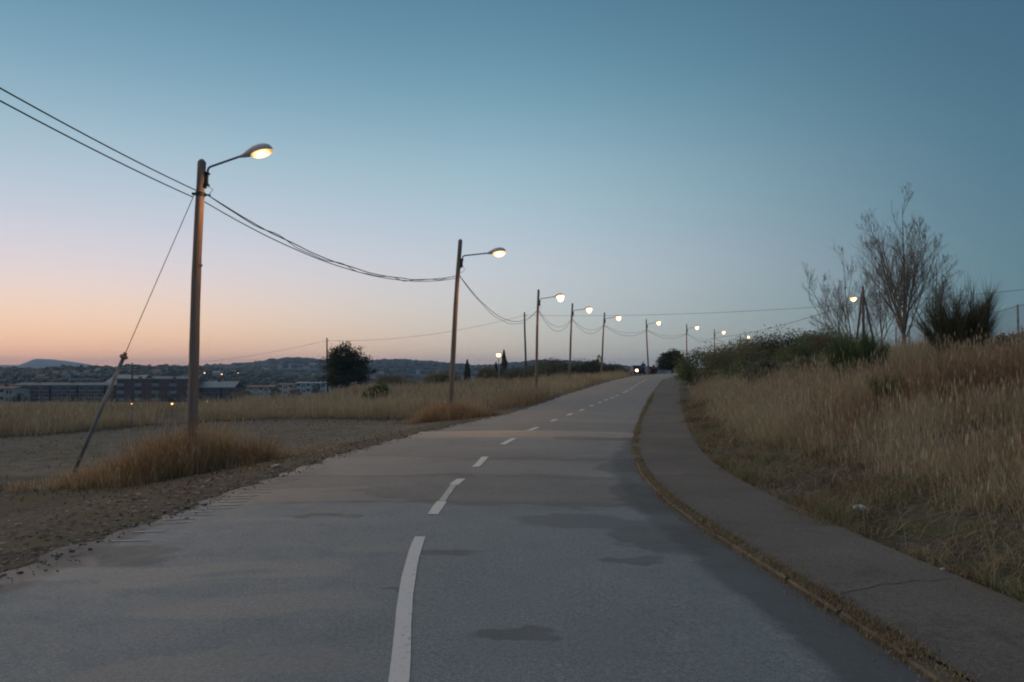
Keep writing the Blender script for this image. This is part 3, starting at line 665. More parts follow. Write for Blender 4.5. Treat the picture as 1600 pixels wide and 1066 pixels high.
# beyond the crest and left of the road
shrub('round_tree', 'round dark evergreen tree at the top of the road', 1050, 118, 2.0, 3.7, M_dark, 60, 120, .13, 'tree', z0=.9, trunk=.16)
shrub('verge_shrub', 'small brown shrub beside the last visible lamp post', 1020, 108, .55, 1.7, M_rust, 14, 60, .08)
for px, d, rx, h, mt, lb in [(812, 88, 2.2, 1.5, M_grey, 'grey-green shrub left of the third lamp post'), (850, 84, 2.4, 2.0, M_grey, 'grey-green shrub just right of the third lamp post'), (868, 96, 2.2, 2.5, M_dark, 'tall dark shrub between third and fourth lamp posts'),
        (905, 92, 2.2, 2.0, M_dark, 'dark shrub right of the fourth lamp post'), (930, 95, 1.7, 1.9, M_dark, 'dark shrub at the foot of the fifth lamp post'), (955, 100, 1.9, 1.45, M_dark, 'lowest dark shrub nearest the parked car'),
        (690, 80, 1.8, 1.2, M_olive, 'low olive shrub in the grass left of the second lamp post'), (592, 44, .7, 1.35, M_green, 'single small green shrub standing in the dry field'), (620, 85, 2.2, 1.5, M_olive, 'olive scrub right of the pine tree')]:
    shrub('field_shrub', lb, px, d, rx, h, mt, 30, 80, .09, group='shrubs left of the road')
shrub('young_tree', 'tiny thin young tree above the shrubs by the fifth lamp', 934, 97, .6, 3.2, M_olive, 12, 40, .08, 'tree', z0=1.0, trunk=.04)

def pine(px, d, base_y):
    p = vat(px, base_y, d); root = empty('pine_tree', (p.x, d, T(p.x, d))); tag(root, 'dark bushy pine tree standing alone beside a utility pole', 'tree')
    mb = MB(); mb.tube([(0,0,-.3), (.1,0,1.2), (.0,.1,3), (.1,0,4.6)], [.2,.17,.11,.04], 8)
    Ps, cl = [], []
    for i in range(64):
        z = .5+4.6*RNG.random()**.85; a = random.uniform(0, 6.28)
        rmax = np.interp(z, [.5, 1.6, 2.6, 3.8, 4.8, 5.4], [2.2, 3.0, 2.8, 1.9, 1.2, .35]); r = rmax*random.uniform(.45, 1)
        e = Vector((math.cos(a)*r, math.sin(a)*r, z+random.uniform(-.1, .35)))
        mb.tube([(0,0,z*.75), e*.6+Vector((0,0,z*.3)), e], [.05, .03, .01], 4)
        for k in range(3):
            c = np.array(e)*(1-.2*k)+RNG.normal(0, .22, 3); c[2] = max(c[2], .5)
            m_ = 95; Ps.append(c+RNG.normal(0, 1, (m_, 3))*np.array([.3,.3,.24])); cl += [random.uniform(-.2, .2)]*m_
    mb.build('trunk', M_bark, root)
    P = np.concatenate(Ps)*np.array([1.2, 1.1, .97]); V, F, t = leafquads(P, .1*RNG.uniform(.6, 1.5, len(P)), np.clip(.5+np.array(cl)+RNG.normal(0, .15, len(P)), 0, 1), .9)
    link('crown', npmesh('crown', V, F, M_pine, t), root)
M_pine = foliage('pine_needles', [(0, (.022,.032,.018)), (.5, (.055,.07,.036)), (1, (.11,.125,.065))], .25)
pine(541, 92, 598)
def cypress(px, d, top_y, rx, label):
    x = (px-CX)/FPX*d; z = T(x, d); h = vat(px, top_y, d).z-z; root = empty('cypress_tree', (x, d, z)); tag(root, label, 'tree', 'cypress trees behind the field')
    n = 2600; t = RNG.random(n)**.8; a = RNG.uniform(0, 6.28, n); r = rx*np.sin(np.pi*np.clip(.12+.88*t, 0, 1)**.75)**.8*np.sqrt(RNG.uniform(.3, 1, n))*(1+.18*np.sin(a*3+t*20))
    P = np.stack([r*np.cos(a), r*np.sin(a), .4+t*(h-.4)], 1)
    V, F, tn = leafquads(P, .15*RNG.uniform(.6, 1.3, n), RNG.random(n), 2.5); link('crown', npmesh('crown', V, F, M_dark, tn), root)
    mb = MB(); mb.tube([(0,0,-.3), (0,0,h*.5), (0,0,h*.9)], [.16, .1, .03], 6); mb.build('trunk', M_bark, root)
cypress(787.5, 150, 547, .75, 'taller cypress tree right beside the distant lit lamp')
cypress(730, 160, 562, .75, 'shorter cypress tree right of the second lamp post')
cypress(775, 165, 566, .7, 'small dark cypress tree below the distant lit lamp')
shrub('field_tree', 'rounded tree left of the distant lit lamp', 762, 150, 2.2, 4.6, M_olive, 36, 80, .16, 'tree', z0=1.4, trunk=.15)
shrub('field_tree', 'spreading dark tree behind the third lamp post', 858, 130, 3.0, 3.6, M_dark, 44, 80, .16, 'tree', z0=.8, trunk=.15)

# bare winter trees on the bank
M_twig = noisy('bare_bark', (.15,.125,.105), (.28,.24,.2), 9, .9, .2, .4, 40, (1,1,.3))
def bare_tree(label, px, d, h, seed, lean=(0,0), spread=.5, stems=1, r0=.1, nb=20, low=.24):
    rnd = random.Random(seed); x = (px-CX)/FPX*d; root = empty('bare_tree', (x, d, T(x, d)-.1)); tag(root, label, 'tree', 'bare trees on the bank')
    tk, br, tw_ = MB(), MB(), MB()
    def limb(p, dv, ln, r, n, wig, up):
        pts = [p.copy()]; q = p.copy(); dd = dv.copy()
        for i in range(n):
            dd = (dd+Vector((rnd.gauss(0, wig), rnd.gauss(0, wig), up))).normalized(); q = q+dd*ln/n; pts.append(q.copy())
        return pts
    def at(pts, t):
        n = len(pts)-1; i = min(int(t*n), n-1); return pts[i].lerp(pts[i+1], t*n-i), (pts[i+1]-pts[i]).normalized()
    def side(loc, an):
        s_ = loc.orthogonal().normalized(); s_.rotate(Matrix.Rotation(rnd.uniform(0, 6.28), 3, loc)); return (loc*math.cos(an)+s_*math.sin(an)).normalized()
    def sub(pts, ln, r, lev):
        nk = {1: 6, 2: 4, 3: 2}[lev]
        for k in range(nk):
            t = rnd.uniform(.22, .97); p, loc = at(pts, t); nd = (side(loc, rnd.uniform(.35, .65))+Vector((0,0,.2))).normalized()
            l2 = ln*rnd.uniform(.45, .7)*(1.1-.45*t); r2 = max(r*(1-.7*t)*.55, .0045)
            q = limb(p, nd, l2, r2, 3, .05, .05); tw_.tube(q, [r2, r2*.8, r2*.6, max(r2*.35, .0028)], 3, 0, False)
            if lev < 3: sub(q, l2, r2, lev+1)
    tl = h*low*1.15; pts0 = limb(Vector((0,0,0)), Vector((lean[0], lean[1], 1)).normalized(), tl, r0, 5, .02, .0)
    tk.tube(pts0, [r0*(1-.07*i) for i in range(6)], 8)
    for s_i in range(stems):
        t0 = 1.0 if s_i < 2 else rnd.uniform(.55, .97); p0, _ = at(pts0, t0); a0 = s_i*2.3+seed+rnd.uniform(-.3, .3)
        an0 = (.03 if s_i == 0 else rnd.uniform(.3, .72)*spread*2); hh = (h-tl)*(.92 if s_i == 0 else rnd.uniform(.8, .98)-.24*an0)
        dv = Vector((math.cos(a0)*math.sin(an0)+lean[0], math.sin(a0)*math.sin(an0), math.cos(an0))).normalized(); rr0 = r0*(.62 if s_i == 0 else rnd.uniform(.36, .52))
        pts = limb(p0, dv, hh, rr0, 9, .018, .03); br.tube(pts, [max(rr0*(1-.92*i/9), .006) for i in range(10)], 5)
        m_ = nb
        for k in range(m_):
            t = .1+.86*(k+rnd.random())/m_; p, loc = at(pts, t); nd = (side(loc, rnd.uniform(.4, .7))+Vector((0,0,.12))).normalized()
            l1 = hh*((.5-.34*t) if s_i else (.46-.3*t))*rnd.uniform(.75, 1.2); r1 = rr0*(1-.9*t)*.45+.004
            q = limb(p, nd, l1, r1, 5, .035, .05); br.tube(q, [r1*(1-.75*i/5) for i in range(6)], 4, 0, False)
            sub(q, l1, r1, 1 if k % 3 == 0 else 2)
    tk.build('trunk', M_twig, root, True); br.build('branches', M_twig, root); tw_.build('twigs', M_twig, root)
bare_tree('tallest bare tree with twin trunk and wide fan of branches', 1412, 34, 7.4, 6, (0, 0), .38, 12, .095, 11, .2)
bare_tree('slender bare sapling between the braced lamp and tallest tree', 1379, 36, 4.9, 8, (-.02, 0), .42, 5, .05, 9)
bare_tree('spreading bare tree left of the braced lamp', 1336, 40, 6.2, 13, (-.12, 0), .62, 9, .06, 10, .1)
bare_tree('thin bare tree between tallest tree and broom shrub', 1462, 33, 5.0, 21, (.03, 0), .55, 6, .045, 9)

# ------------------------------------------------------------------ wire fence on the bank
M_post = noisy('fence_post_metal', (.14,.15,.15), (.24,.25,.25), 6, .7, .4)
fa, fb = Vector((22.2, 46.0, 0)), Vector((17.4, 25.5, 0)); FH = 1.85
fe = empty('wire_fence', (fa.x, fa.y, T(fa.x, fa.y))); tag(fe, 'chain-link fence with grey posts on top of the right bank', 'fence')
NPOST = 8; fp = [fa.lerp(fb, i/(NPOST-1)) for i in range(NPOST)]
fp = [Vector((p.x, p.y, T(p.x, p.y)))-fe.location for p in fp]
for i, p in enumerate(fp):
    mb = MB(); mb.tube([p+Vector((0,0,-.3)), p+Vector((0,0,FH*.5)), p+Vector((.0,0,FH+.05))], .035, 7); mb.build('post', M_post, fe, True)
for i in range(NPOST-1):
    a, b = fp[i], fp[i+1]; mb = MB(); n_ = int((b-a).length/.11); up = Vector((0,0,1))
    def fpt(u, v): return a.lerp(b, u)+up*(v*FH)
    k_ = FH/(b-a).length
    for s_ in (1, -1):
        for q in range(-int(n_*k_)-1, n_+1):
            u0 = q/n_; u1 = u0+k_; v0, v1 = 0.0, 1.0
            if u0 < 0: v0 = -u0/k_; u0 = 0
            if u1 > 1: v1 = 1-(u1-1)/k_; u1 = 1
            if v1-v0 < .03: continue
            A_, B_ = (fpt(u0, v0), fpt(u1, v1)) if s_ > 0 else (fpt(u0, 1-v0), fpt(u1, 1-v1))
            mb.tube([A_, B_], .0022, 3, 0, False)
    mb.build('mesh_panel', M_post, fe)
    mb = MB(); mb.tube([fpt(0, 1), fpt(.5, .992), fpt(1, 1)], .012, 5); mb.build('top_wire', M_post, fe)

# ------------------------------------------------------------------ street lamps
def wood(name, a, b):
    m = Mat(name, .9, .15)
    g = m.noise(7, 6, .7, (6, 6, .25)); big = m.noise(1.5, 3)
    c = m.ramp(g, [(.3, a), (.7, b)]); c = m.mix(m.math('MULTIPLY', m.ramp(big, [(.4, (0,0,0)), (.7, (1,1,1))]), .4), c, (.27,.25,.235))
    m.color(c); m.bump(g, .6, .01); return m.m
M_pole = wood('weathered_timber', (.2,.13,.10), (.36,.26,.205))
M_grey_metal = noisy('galvanised_metal', (.16,.16,.16), (.26,.26,.25), 8, .55, .5, 0, 30, None, .3)
M_housing = noisy('lamp_housing_paint', (.58,.55,.52), (.7,.66,.62), 5, .5, .4)
M_black = noisy('black_cable', (.025,.028,.03), (.05,.055,.055), 8, .6, .3)
def bowl_glow(name, centre, r, core, rim, col):
    m = Mat(name, .4); m.b.inputs['Base Color'].default_value = (.8,.7,.55,1)
    vm = m.n('ShaderNodeVectorMath'); vm.operation = 'DISTANCE'; m.l(m.pos(), vm.inputs[0]); vm.inputs[1].default_value = centre
    mr = m.n('ShaderNodeMapRange'); mr.inputs['From Min'].default_value = r*.2; mr.inputs['From Max'].default_value = r; mr.inputs['To Min'].default_value = core; mr.inputs['To Max'].default_value = rim
    mr.interpolation_type = 'SMOOTHSTEP'; m.l(vm.outputs['Value'], mr.inputs['Value'])
    m.b.inputs['Emission Color'].default_value = (*col, 1); m.l(mr.outputs[0], m.b.inputs['Emission Strength']); return m.m
POLE_H = 6.5
LAMP_W = 230.0
def rad_loft(rows, n=12):
    """rows: (x, zc, halfwidth_y, up, down) along x"""
    P, F = [], []
    for x, zc_, hw, up, dn in rows:
        for j in range(n):
            a = 2*math.pi*j/n; s_, c_ = math.sin(a), math.cos(a)
            P.append((x, hw*c_, zc_+(up*s_ if s_ > 0 else dn*s_)))
    k = len(rows)
    for i in range(k-1):
        for j in range(n): F.append((i*n+j, i*n+(j+1) % n, (i+1)*n+(j+1) % n, (i+1)*n+j))
    F.append(tuple(range(n))[::-1]); F.append(tuple((k-1)*n+j for j in range(n))); return P, F
def make_meshes(arm_z, rise, arm_len, big, bowl):
    out = {}
    mb = MB(); rr = .112 if big else .1
    n = 12; pts, rd = [], []
    for i in range(15):
        t = i/14; pts.append((.012*math.sin(t*7), .012*math.cos(t*5), -.35+t*(POLE_H+.35))); rd.append(rr*(1-.24*t)*(1+.025*math.sin(i*2.3)))
    pts.append((0, 0, POLE_H+.06)); rd.append(rr*.35); mb.tube(pts, rd, n); out['pole'] = mb.mesh('pole', M_pole, True)
    r_t = rr*.8
    mb = MB(); ax = r_t+.05
    end = Vector((arm_len, 0, arm_z+rise))
    P = [(ax, 0, arm_z-.38), (ax, 0, arm_z-.08)]
    for k in range(5):
        a = k/4*math.pi/2*.86; P.append((ax+.1-.1*math.cos(a), 0, arm_z-.08+.1*math.sin(a)))
    P.append(tuple(end)); mb.tube(P, .024, 8); out['arm'] = mb.mesh('arm', M_grey_metal, True)
    mb = MB(); mb.quadbox((r_t-.05, -.05, arm_z-.4), (ax+.035, .05, arm_z-.36)); mb.quadbox((r_t-.05, -.05, arm_z-.16), (ax+.035, .05, arm_z-.12)); mb.quadbox((r_t-.02, -.035, arm_z-.45), (r_t+.03, .035, arm_z-.1))
    out['bracket'] = mb.mesh('bracket', M_black)
    # luminaire: teardrop housing, lens bowl under its front two thirds
    sl_ = rise/(arm_len-ax) if not big else .27
    rows = [(0,.0,.03,.03,.03), (.07,.0,.045,.045,.04), (.18,.01,.085,.09,.065), (.32,.018,.12,.135,.06), (.46,.02,.135,.15,.05), (.58,.016,.125,.13,.04), (.66,.008,.09,.09,.03), (.70,0,.04,.03,.02)]
    Pq, F = rad_loft(rows, 14); M_ = Matrix.Translation(end) @ Matrix.Rotation(-math.atan(sl_), 4, 'Y')
    mb = MB(); mb.poly(Pq, F, 0, M_); out['housing'] = mb.mesh('housing', M_housing, True)
    mb = MB(); bulb = M_ @ Vector((.46, 0, -.05)); dep, wk, core, rim, rad_ = bowl; ml = bowl_glow('sodium_lens', tuple(M_ @ Vector((.46, 0, -.03-dep*.3))), rad_, core, rim, (1.0, .47, .17) if big else (1.0, .48, .22)); out['bulb'] = M_ @ Vector((.46, 0, -.25 if big else -.5))
    rows = [(.22 if big else .2,-.03,.03*wk,.01,.02), (.26 if big else .24,-.03,.085*wk,.012,.05), (.34,-.03,.118*wk,.014,dep*.85), (.46,-.03,.128*wk,.014,dep), (.57,-.028,.115*wk,.014,dep*.85), (.66,-.024,.075*wk,.012,dep*.5), (.715,-.02,.03*wk,.01,.02)]
    Pq, F = rad_loft(rows, 14); mb.poly(Pq, F, 0, M_); out['lens'] = mb.mesh('lens', ml, True)
    mb = MB(); mb.tube([(ax, .01, arm_z-.4), (ax+.12, .02, arm_z-.47), (ax+.05, .02, arm_z-.56), (r_t, .03, arm_z-.62)], .007, 5); out['feed_wire'] = mb.mesh('feed_wire', M_black)
    return out
std = make_meshes(5.95, .14, 1.0, False, (.36, 2.05, 16, .95, .37)); near = make_meshes(6.4, .24, .80, True, (.1, 1.0, 7.5, .6, .23)); mid_ = make_meshes(5.95, .14, 1.0, False, (.15, 1.3, 8, .7, .27))  # std bowls oversized, their orange rim stands in for the lamp halo
LAMPS = [ # base px, base y, distance, lean (deg to the right), arm turn, label
    (299, 741, 16.5, 1.35, 0, 'nearest lamp post, weathered timber, beside the slanting stay tube'),
    (702, 655, 28.9, 3.4, 4, 'second nearest lamp post, leaning right, in a straw grass clump'),
    (837, 606, 53, 1.6, 8, 'third nearest lamp post, just right of the plain utility pole'),
    (889, 592, 69, 2.6, 12, 'fourth lamp post along the left of the road'),
    (939, 587, 82.5, 3.3, 14, 'fifth lamp post along the left of the road'),
    (1013, 583, 97, -2.0, 16, 'sixth lamp post, just right of the walking person'),
    (1073.5, 577, 115, -.3, 18, 'seventh lamp post, rising right of the round evergreen tree'),
    (1117, 577, 131, -.4, 18, 'eighth lamp post, rising behind the path-end shrubs'),
    (1157, 578, 152, 0, 18, 'ninth and farthest lamp post, mostly hidden by the bank shrubs')]
lamp_roots = []
for i, (px, py, d, ln, turn, lb) in enumerate(LAMPS):
    p = vat(px, py, d); gz = T(p.x, d)
    root = empty('street_lamp', (p.x, d, gz), (0, R(ln), R(-turn)))
    sc_h = max(.85, min(1.15, (vat(px, py, d).z+POLE_H-gz)/POLE_H)) if i < 6 else (vat(px, [0,0,0,0,0,0,507,515,523][i], d).z-gz)/POLE_H
    root.scale = (1, 1, sc_h); tag(root, lb, 'street lamp', 'street lamps along the road')
    ms = near if i == 0 else (mid_ if i == 1 else std)
    for nm in ('pole', 'bracket', 'arm', 'feed_wire'): link(nm, ms[nm], root)
    hs = link('housing', ms['housing'], root); link('lens', ms['lens'], hs)
    lt = bpy.data.lights.new('lamp_light', 'SPOT'); lt.energy = LAMP_W; lt.color = (1.0, .52, .2); lt.spot_size = R(165); lt.spot_blend = .7; lt.shadow_soft_size = .12
    lo = link('lamp_light', lt, root); lo.location = ms['bulb']
    lamp_roots.append(root)
bpy.context.view_layer.update()
def on_pole(i, z, off=(0,0,0)): return lamp_roots[i].matrix_world @ Vector((off[0], off[1], z))
# number plate and clamp bands on the nearest pole
mb = MB(); mb.tube([(0,0,5.78),(0,0,5.86)], .1, 12); mb.quadbox((-.17,-.02,5.8), (-.09,.02,5.85)); mb.quadbox((.09,-.02,5.79), (.22,.01,5.815)); mb.build('clamp', M_black, lamp_roots[0])
mb = MB(); mb.tube([(0,0,4.3),(0,0,4.34)], .1, 12); mb.build('pole_band', M_grey_metal, lamp_roots[0])
mb = MB(); mb.tube([(0,0,2.05),(0,0,2.11)], .099, 12); mb.build('pole_band', M_grey_metal, lamp_roots[1])

# stay (guy) of the nearest pole
top = on_pole(0, 5.82, (-.12, 0, 0)); gx, gyy = -9.62, 17.5; foot = Vector((gx, gyy, T(gx, gyy)-.1))
st_ = empty('guy_stay', (gx, gyy, T(gx, gyy))); tag(st_, 'slanting grey stay tube and wire bracing the nearest lamp post', 'guy wire')
def loc(v): return v-st_.location
capP = foot.lerp(top, .435)
mb = MB(); mb.tube([loc(foot), loc(foot.lerp(capP, .5)), loc(capP)], .042, 8); mb.build('tube', noisy('stay_tube_paint', (.22,.22,.21), (.36,.36,.34), 5, .7, .4, .2), st_, True)
mb = MB(); dv = (top-foot).normalized(); mb.tube([loc(capP-dv*.02), loc(capP+dv*.03)], .085, 10); mb.tube([loc(capP+dv*.02), loc(capP+dv*.1)], .04, 8); mb.build('cap', M_pole, st_)
mb = MB(); mb.tube([loc(capP), loc(capP.lerp(top, .5)), loc(top)], .008, 5); mb.build('wire', M_grey_metal, st_)

# ------------------------------------------------------------------ overhead cables
def cable(name, label, a, b, sag, rad, wav=0, twin=None, seg=40, group='overhead cables'):
    o = empty(name, a); tag(o, label, 'cable', group)
    def strand(sag_, wav_, r_, dz, ph):
        mb = MB(); P = []
        for i in range(seg+1):
            t = i/seg; p = a.lerp(b, t)-a; p.z += -4*sag_*t*(1-t)+dz*(1-t*.0)
            if wav_: e = min(t, 1-t)*6; e = min(e, 1); p.z += wav_*e*(math.sin(t*31+ph)+.6*math.sin(t*57+ph*2)); p.x += wav_*e*math.cos(t*26+ph)
            P.append(p)
        mb.tube(P, r_, 5); mb.build('strand', M_black, o, True)
    strand(sag, wav*.25, rad, 0, .3)
    if twin: strand(sag+twin[0], wav, rad*.8, twin[1], 1.7)
A0 = Vector((-7.6, -9.5, 7.75)); A0b = Vector((-7.6, -9.5, 7.45))
cable('overhead_cable', 'upper black cable entering from the left edge to the nearest post', on_pole(0, 5.9, (-.09,0,0)), A0, .75, .012, 0)
cable('overhead_cable', 'lower black cable entering from the left edge to the nearest post', on_pole(0, 5.76, (-.16,0,0)), A0b, .7, .012, 0)
cable('overhead_cable', 'sagging twisted cable from the nearest post to the second', on_pole(0, 5.84, (.1,0,0)), on_pole(1, 5.2, (-.1,0,0)), .72, .013, .03, (.04, 0), 90)
cable('overhead_cable', 'plain lower cable from the nearest post to the second', on_pole(0, 5.66, (.1,0,0)), on_pole(1, 5.12, (-.1,0,0)), .66, .012, .004)
at_ = lambda i: on_pole(i, 5.3)
nm_ = ['nearest', 'second', 'third', 'fourth', 'fifth', 'sixth', 'seventh', 'eighth', 'ninth']
for i, sg in ((1, 1.25), (2, 1.3), (3, 1.1), (4, .95), (5, .9), (6, .9), (7, .9)):
    cable('overhead_cable', f'thin sagging cable between the {nm_[i]} and {nm_[i+1]} lamp posts', at_(i), at_(i+1), sg, 0.011+.0014*i, .01, (-.35, 0) if i > 1 else (.14, 0))

# utility poles and the far line
M_pole_far = wood('dark_timber', (.07,.06,.055), (.15,.13,.12))
def utility_pole(label, px, d, top_y, r0, arms=0):
    x = (px-CX)/FPX*d; z = T(x, d); h = vat(px, top_y, d).z-z; root = empty('utility_pole', (x, d, z)); tag(root, label, 'pole', 'plain utility poles')
    mb = MB(); mb.tube([(.02*h,0,-.4), (.012*h,.02,h*.35), (0,0,h*.7), (-.005*h,0,h)], [r0, r0*.92, r0*.82, r0*.7], 9); mb.build('pole', M_pole_far, root, True)
    mb = MB()
    mb.tube([(-.005*h,-.02,h-.45), (.22,-.02,h-.45), (.22,-.02,h-.3)], .03, 6)
    mb.build('insulator_hook', M_black, root)
    for k in range(arms):
        mb = MB(); mb.quadbox((-.1, -.06, h-1.2-1.1*k), (1.5, .06, h-1.05-1.1*k)); mb.tube([(1.3,0,h-1.05-1.1*k),(1.3,0,h-.8-1.1*k)], .06, 6); mb.build('crossarm', M_black, root)
    return root.location+Vector((0, 0, h-.35))
UB = utility_pole('plain leaning utility pole just left of the third lamp post', 820, 95, 488, .13)
UA = utility_pole('plain utility pole beside the lone pine tree', 511, 104, 528, .12)
UT = utility_pole('distant pole with short crossarms in front of the brick blocks', 207, 150, 567, .17, 2)
cable('power_line', 'thin power line from the town pole to the pine tree pole', UT, UA, 1.0, .015)
cable('power_line', 'thin power line between the two plain utility poles', UA, UB, .9, .015)
UC = vat(1760, 436, 58)
cable('power_line', 'long thin power line crossing above the lamps to the right', UB, UC, .9, .015, 0, None, 60)

# braced lamp on the bank
d = 66; x = (1350-CX)/FPX*d; z = T(x, d); h = vat(1350, 447, d).z-z
br = empty('braced_lamp_post', (x, d, z)); tag(br, 'lamp post braced by two slanting struts behind the bare trees', 'street lamp', 'street lamps along the road')
mb = MB(); mb.tube([(0,0,-.3), (0,0,h*.5), (0,0,h)], [.13,.115,.095], 9); mb.build('pole', M_pole_far, br, True)
for ex in (-.75, 1.2):
    mb = MB(); mb.tube([(ex, .15, -.3), (ex*.5, .1, h*.46), (ex*.03, .1, h*.93)], [.1,.09,.08], 8); mb.build('strut', M_pole_far, br, True)
mb = MB(); mb.tube([(-.1,0,h-1.0), (-.4,-.05,h-.95), (-.5,-.05,h-.95)], .03, 6); mb.build('arm', M_grey_metal, br)
E_ = Matrix.Translation((-.4, -.05, h-.95)) @ Matrix.Rotation(math.pi, 4, 'Z')
rows = [(0,0,.03,.03,.03), (.18,.01,.085,.075,.05), (.46,.02,.135,.11,.05), (.66,.008,.09,.07,.03), (.70,0,.04,.03,.02)]
Pq, F = rad_loft(rows, 12); mb = MB(); mb.poly(Pq, F, 0, E_); hs = mb.build('housing', M_housing, br, True)
Pq, F = rad_loft([(.15,-.03,.07,.01,.06), (.26,-.03,.18,.014,.22), (.44,-.03,.22,.014,.32), (.6,-.03,.18,.014,.22), (.72,-.02,.06,.01,.05)], 12); mb = MB(); mb.poly(Pq, F, 0, E_); mb.build('lens', bowl_glow('braced_lens', tuple(E_ @ Vector((.44,0,-.12))), .33, 12, .95, (1.0,.48,.22)), hs, True)
cable('power_line', 'faint cable from the eighth lamp post to the braced post', at_(7), br.location+Vector((0,0,h-1.1)), .6, .022)

# distant lamps
M_far_lens = glow('distant_lamp_glow', (1.0, .5, .22), 6)
M_low_lens = glow('small_lamp_glow', (1.0, .45, .14), 3)
def far_lamp(name, label, px, py, d, r, group, ground=None, lens=None):
    p = vat(px, py, d); gz = T(p.x, d) if ground is None else ground
    root = empty(name, (p.x, d, gz)); tag(root, label, 'lamp', group); h = p.z-gz
    mb = MB(); mb.tube([(0,.03,-.3), (0,.03,h*.6), (0,.03,h-r*.6)], [max(r*.25,.02), max(r*.2,.016), max(r*.16,.012)], 6); mb.build('post', M_grey_metal, root)
    rows = []
    mb = MB(); P, F = [], []
    for i in range(7):
        a = -math.pi/2+math.pi*i/6; 
        for j in range(10): b = 2*math.pi*j/10; P.append((r*math.cos(a)*math.cos(b), r*math.cos(a)*math.sin(b), h+r*.85*math.sin(a)))
    for i in range(6):
        for j in range(10): F.append((i*10+j, i*10+(j+1) % 10, (i+1)*10+(j+1) % 10, (i+1)*10+j))
    mb.poly(P, F); mb.build('globe', lens or M_far_lens, root, True)
    mb = MB(); mb.tube([(0,0,h+r*.7), (0,0,h+r*.95), (0,0,h+r*1.1)], [r*.9, r*.8, r*.2], 8); mb.build('cap', M_black, root)
far_lamp('globe_lamp', 'lit lamp glowing beside the taller cypress tree', 779, 555, 148, .42, 'distant lamps')
far_lamp('low_lamp', 'small lit lamp in the grass right of the stay tube', 207, 631, 30.8, .022, 'distant lamps', None, M_low_lens)
far_lamp('low_lamp', 'brighter small lit lamp in the grass just left of the nearest post', 270, 631, 38, .055, 'distant lamps', None, M_low_lens)
far_lamp('low_lamp', 'faint small lit lamp in the grass just right of the nearest post', 325, 627, 36, .02, 'distant lamps', None, M_low_lens)

# ------------------------------------------------------------------ town, hills
GV = -14.3
M_brick = noisy('red_brick', (.17,.075,.05), (.26,.125,.09), .9, .9, .1)
M_render_w = noisy('pale_render', (.5,.5,.49), (.64,.63,.61), .5, .9, .1)
M_cream = noisy('cream_render', (.46,.41,.33), (.6,.54,.45), .4, .9, .1)
M_roof_g = noisy('grey_roof_sheet', (.1,.11,.115), (.16,.17,.175), .5, .8, .2)
M_roof_t = noisy('pale_roof_sheet', (.2,.225,.23), (.27,.3,.3), .4, .8, .2)
M_roof_r = noisy('terracotta_roof', (.17,.1,.07), (.26,.16,.11), .8, .9, .1)
M_glass = Mat('window_glass', .15, .5); M_glass.color(M_glass.ramp(M_glass.noise(.5), [(.3, (.03,.035,.04)), (.7, (.08,.09,.1))])); M_glass = M_glass.m
M_panel = noisy('dull_panel', (.26,.25,.24), (.36,.34,.32), .5, .9, .1); M_frame = noisy('dull_frame', (.16,.15,.145), (.22,.21,.2), 1.0, .9, .1)
_wm = {}
def window_mesh(wd, ht):
    if (wd, ht) not in _wm:
        mb = MB(); mb.quadbox((-wd/2, -.06, -ht/2), (wd/2, .1, ht/2)); a = mb.mesh('window', M_glass)
        mb = MB()
        for lo, hi in (((-wd/2-.08,-.12,-ht/2-.08), (wd/2+.08,.05,-ht/2)), ((-wd/2-.08,-.12,ht/2), (wd/2+.08,.05,ht/2+.08)), ((-wd/2-.08,-.12,-ht/2), (-wd/2,.05,ht/2)), ((wd/2,-.12,-ht/2), (wd/2+.08,.05,ht/2)), ((-.04,-.1,-ht/2), (.04,.03,ht/2))): mb.quadbox(lo, hi)
        _wm[(wd, ht)] = (a, mb.mesh('frame', M_frame))
    return _wm[(wd, ht)]
def add_window(root, x, y, z, wd, ht, frame=True):
    a, b = window_mesh(wd, ht); o = link('window', a, root, (x, y, z))
    if frame: link('frame', b, o)
def gable(mb, x0, x1, y0, y1, z, hgt, ov=.4):
    """roof with ridge along x"""
    ym = (y0+y1)/2; t = .25
    P = [(x0-ov,y0-ov,z), (x1+ov,y0-ov,z), (x1+ov,ym,z+hgt), (x0-ov,ym,z+hgt), (x0-ov,y1+ov,z), (x1+ov,y1+ov,z)]
    P += [(a, b, c-t) for a, b, c in P]
    mb.poly(P, [(0,1,2,3),(3,2,5,4),(7,6,9,8),(8,9,10,11),(0,6,7,1),(4,5,11,10),(0,3,9,6),(3,4,10,9),(1,7,8,2),(2,8,11,5)])
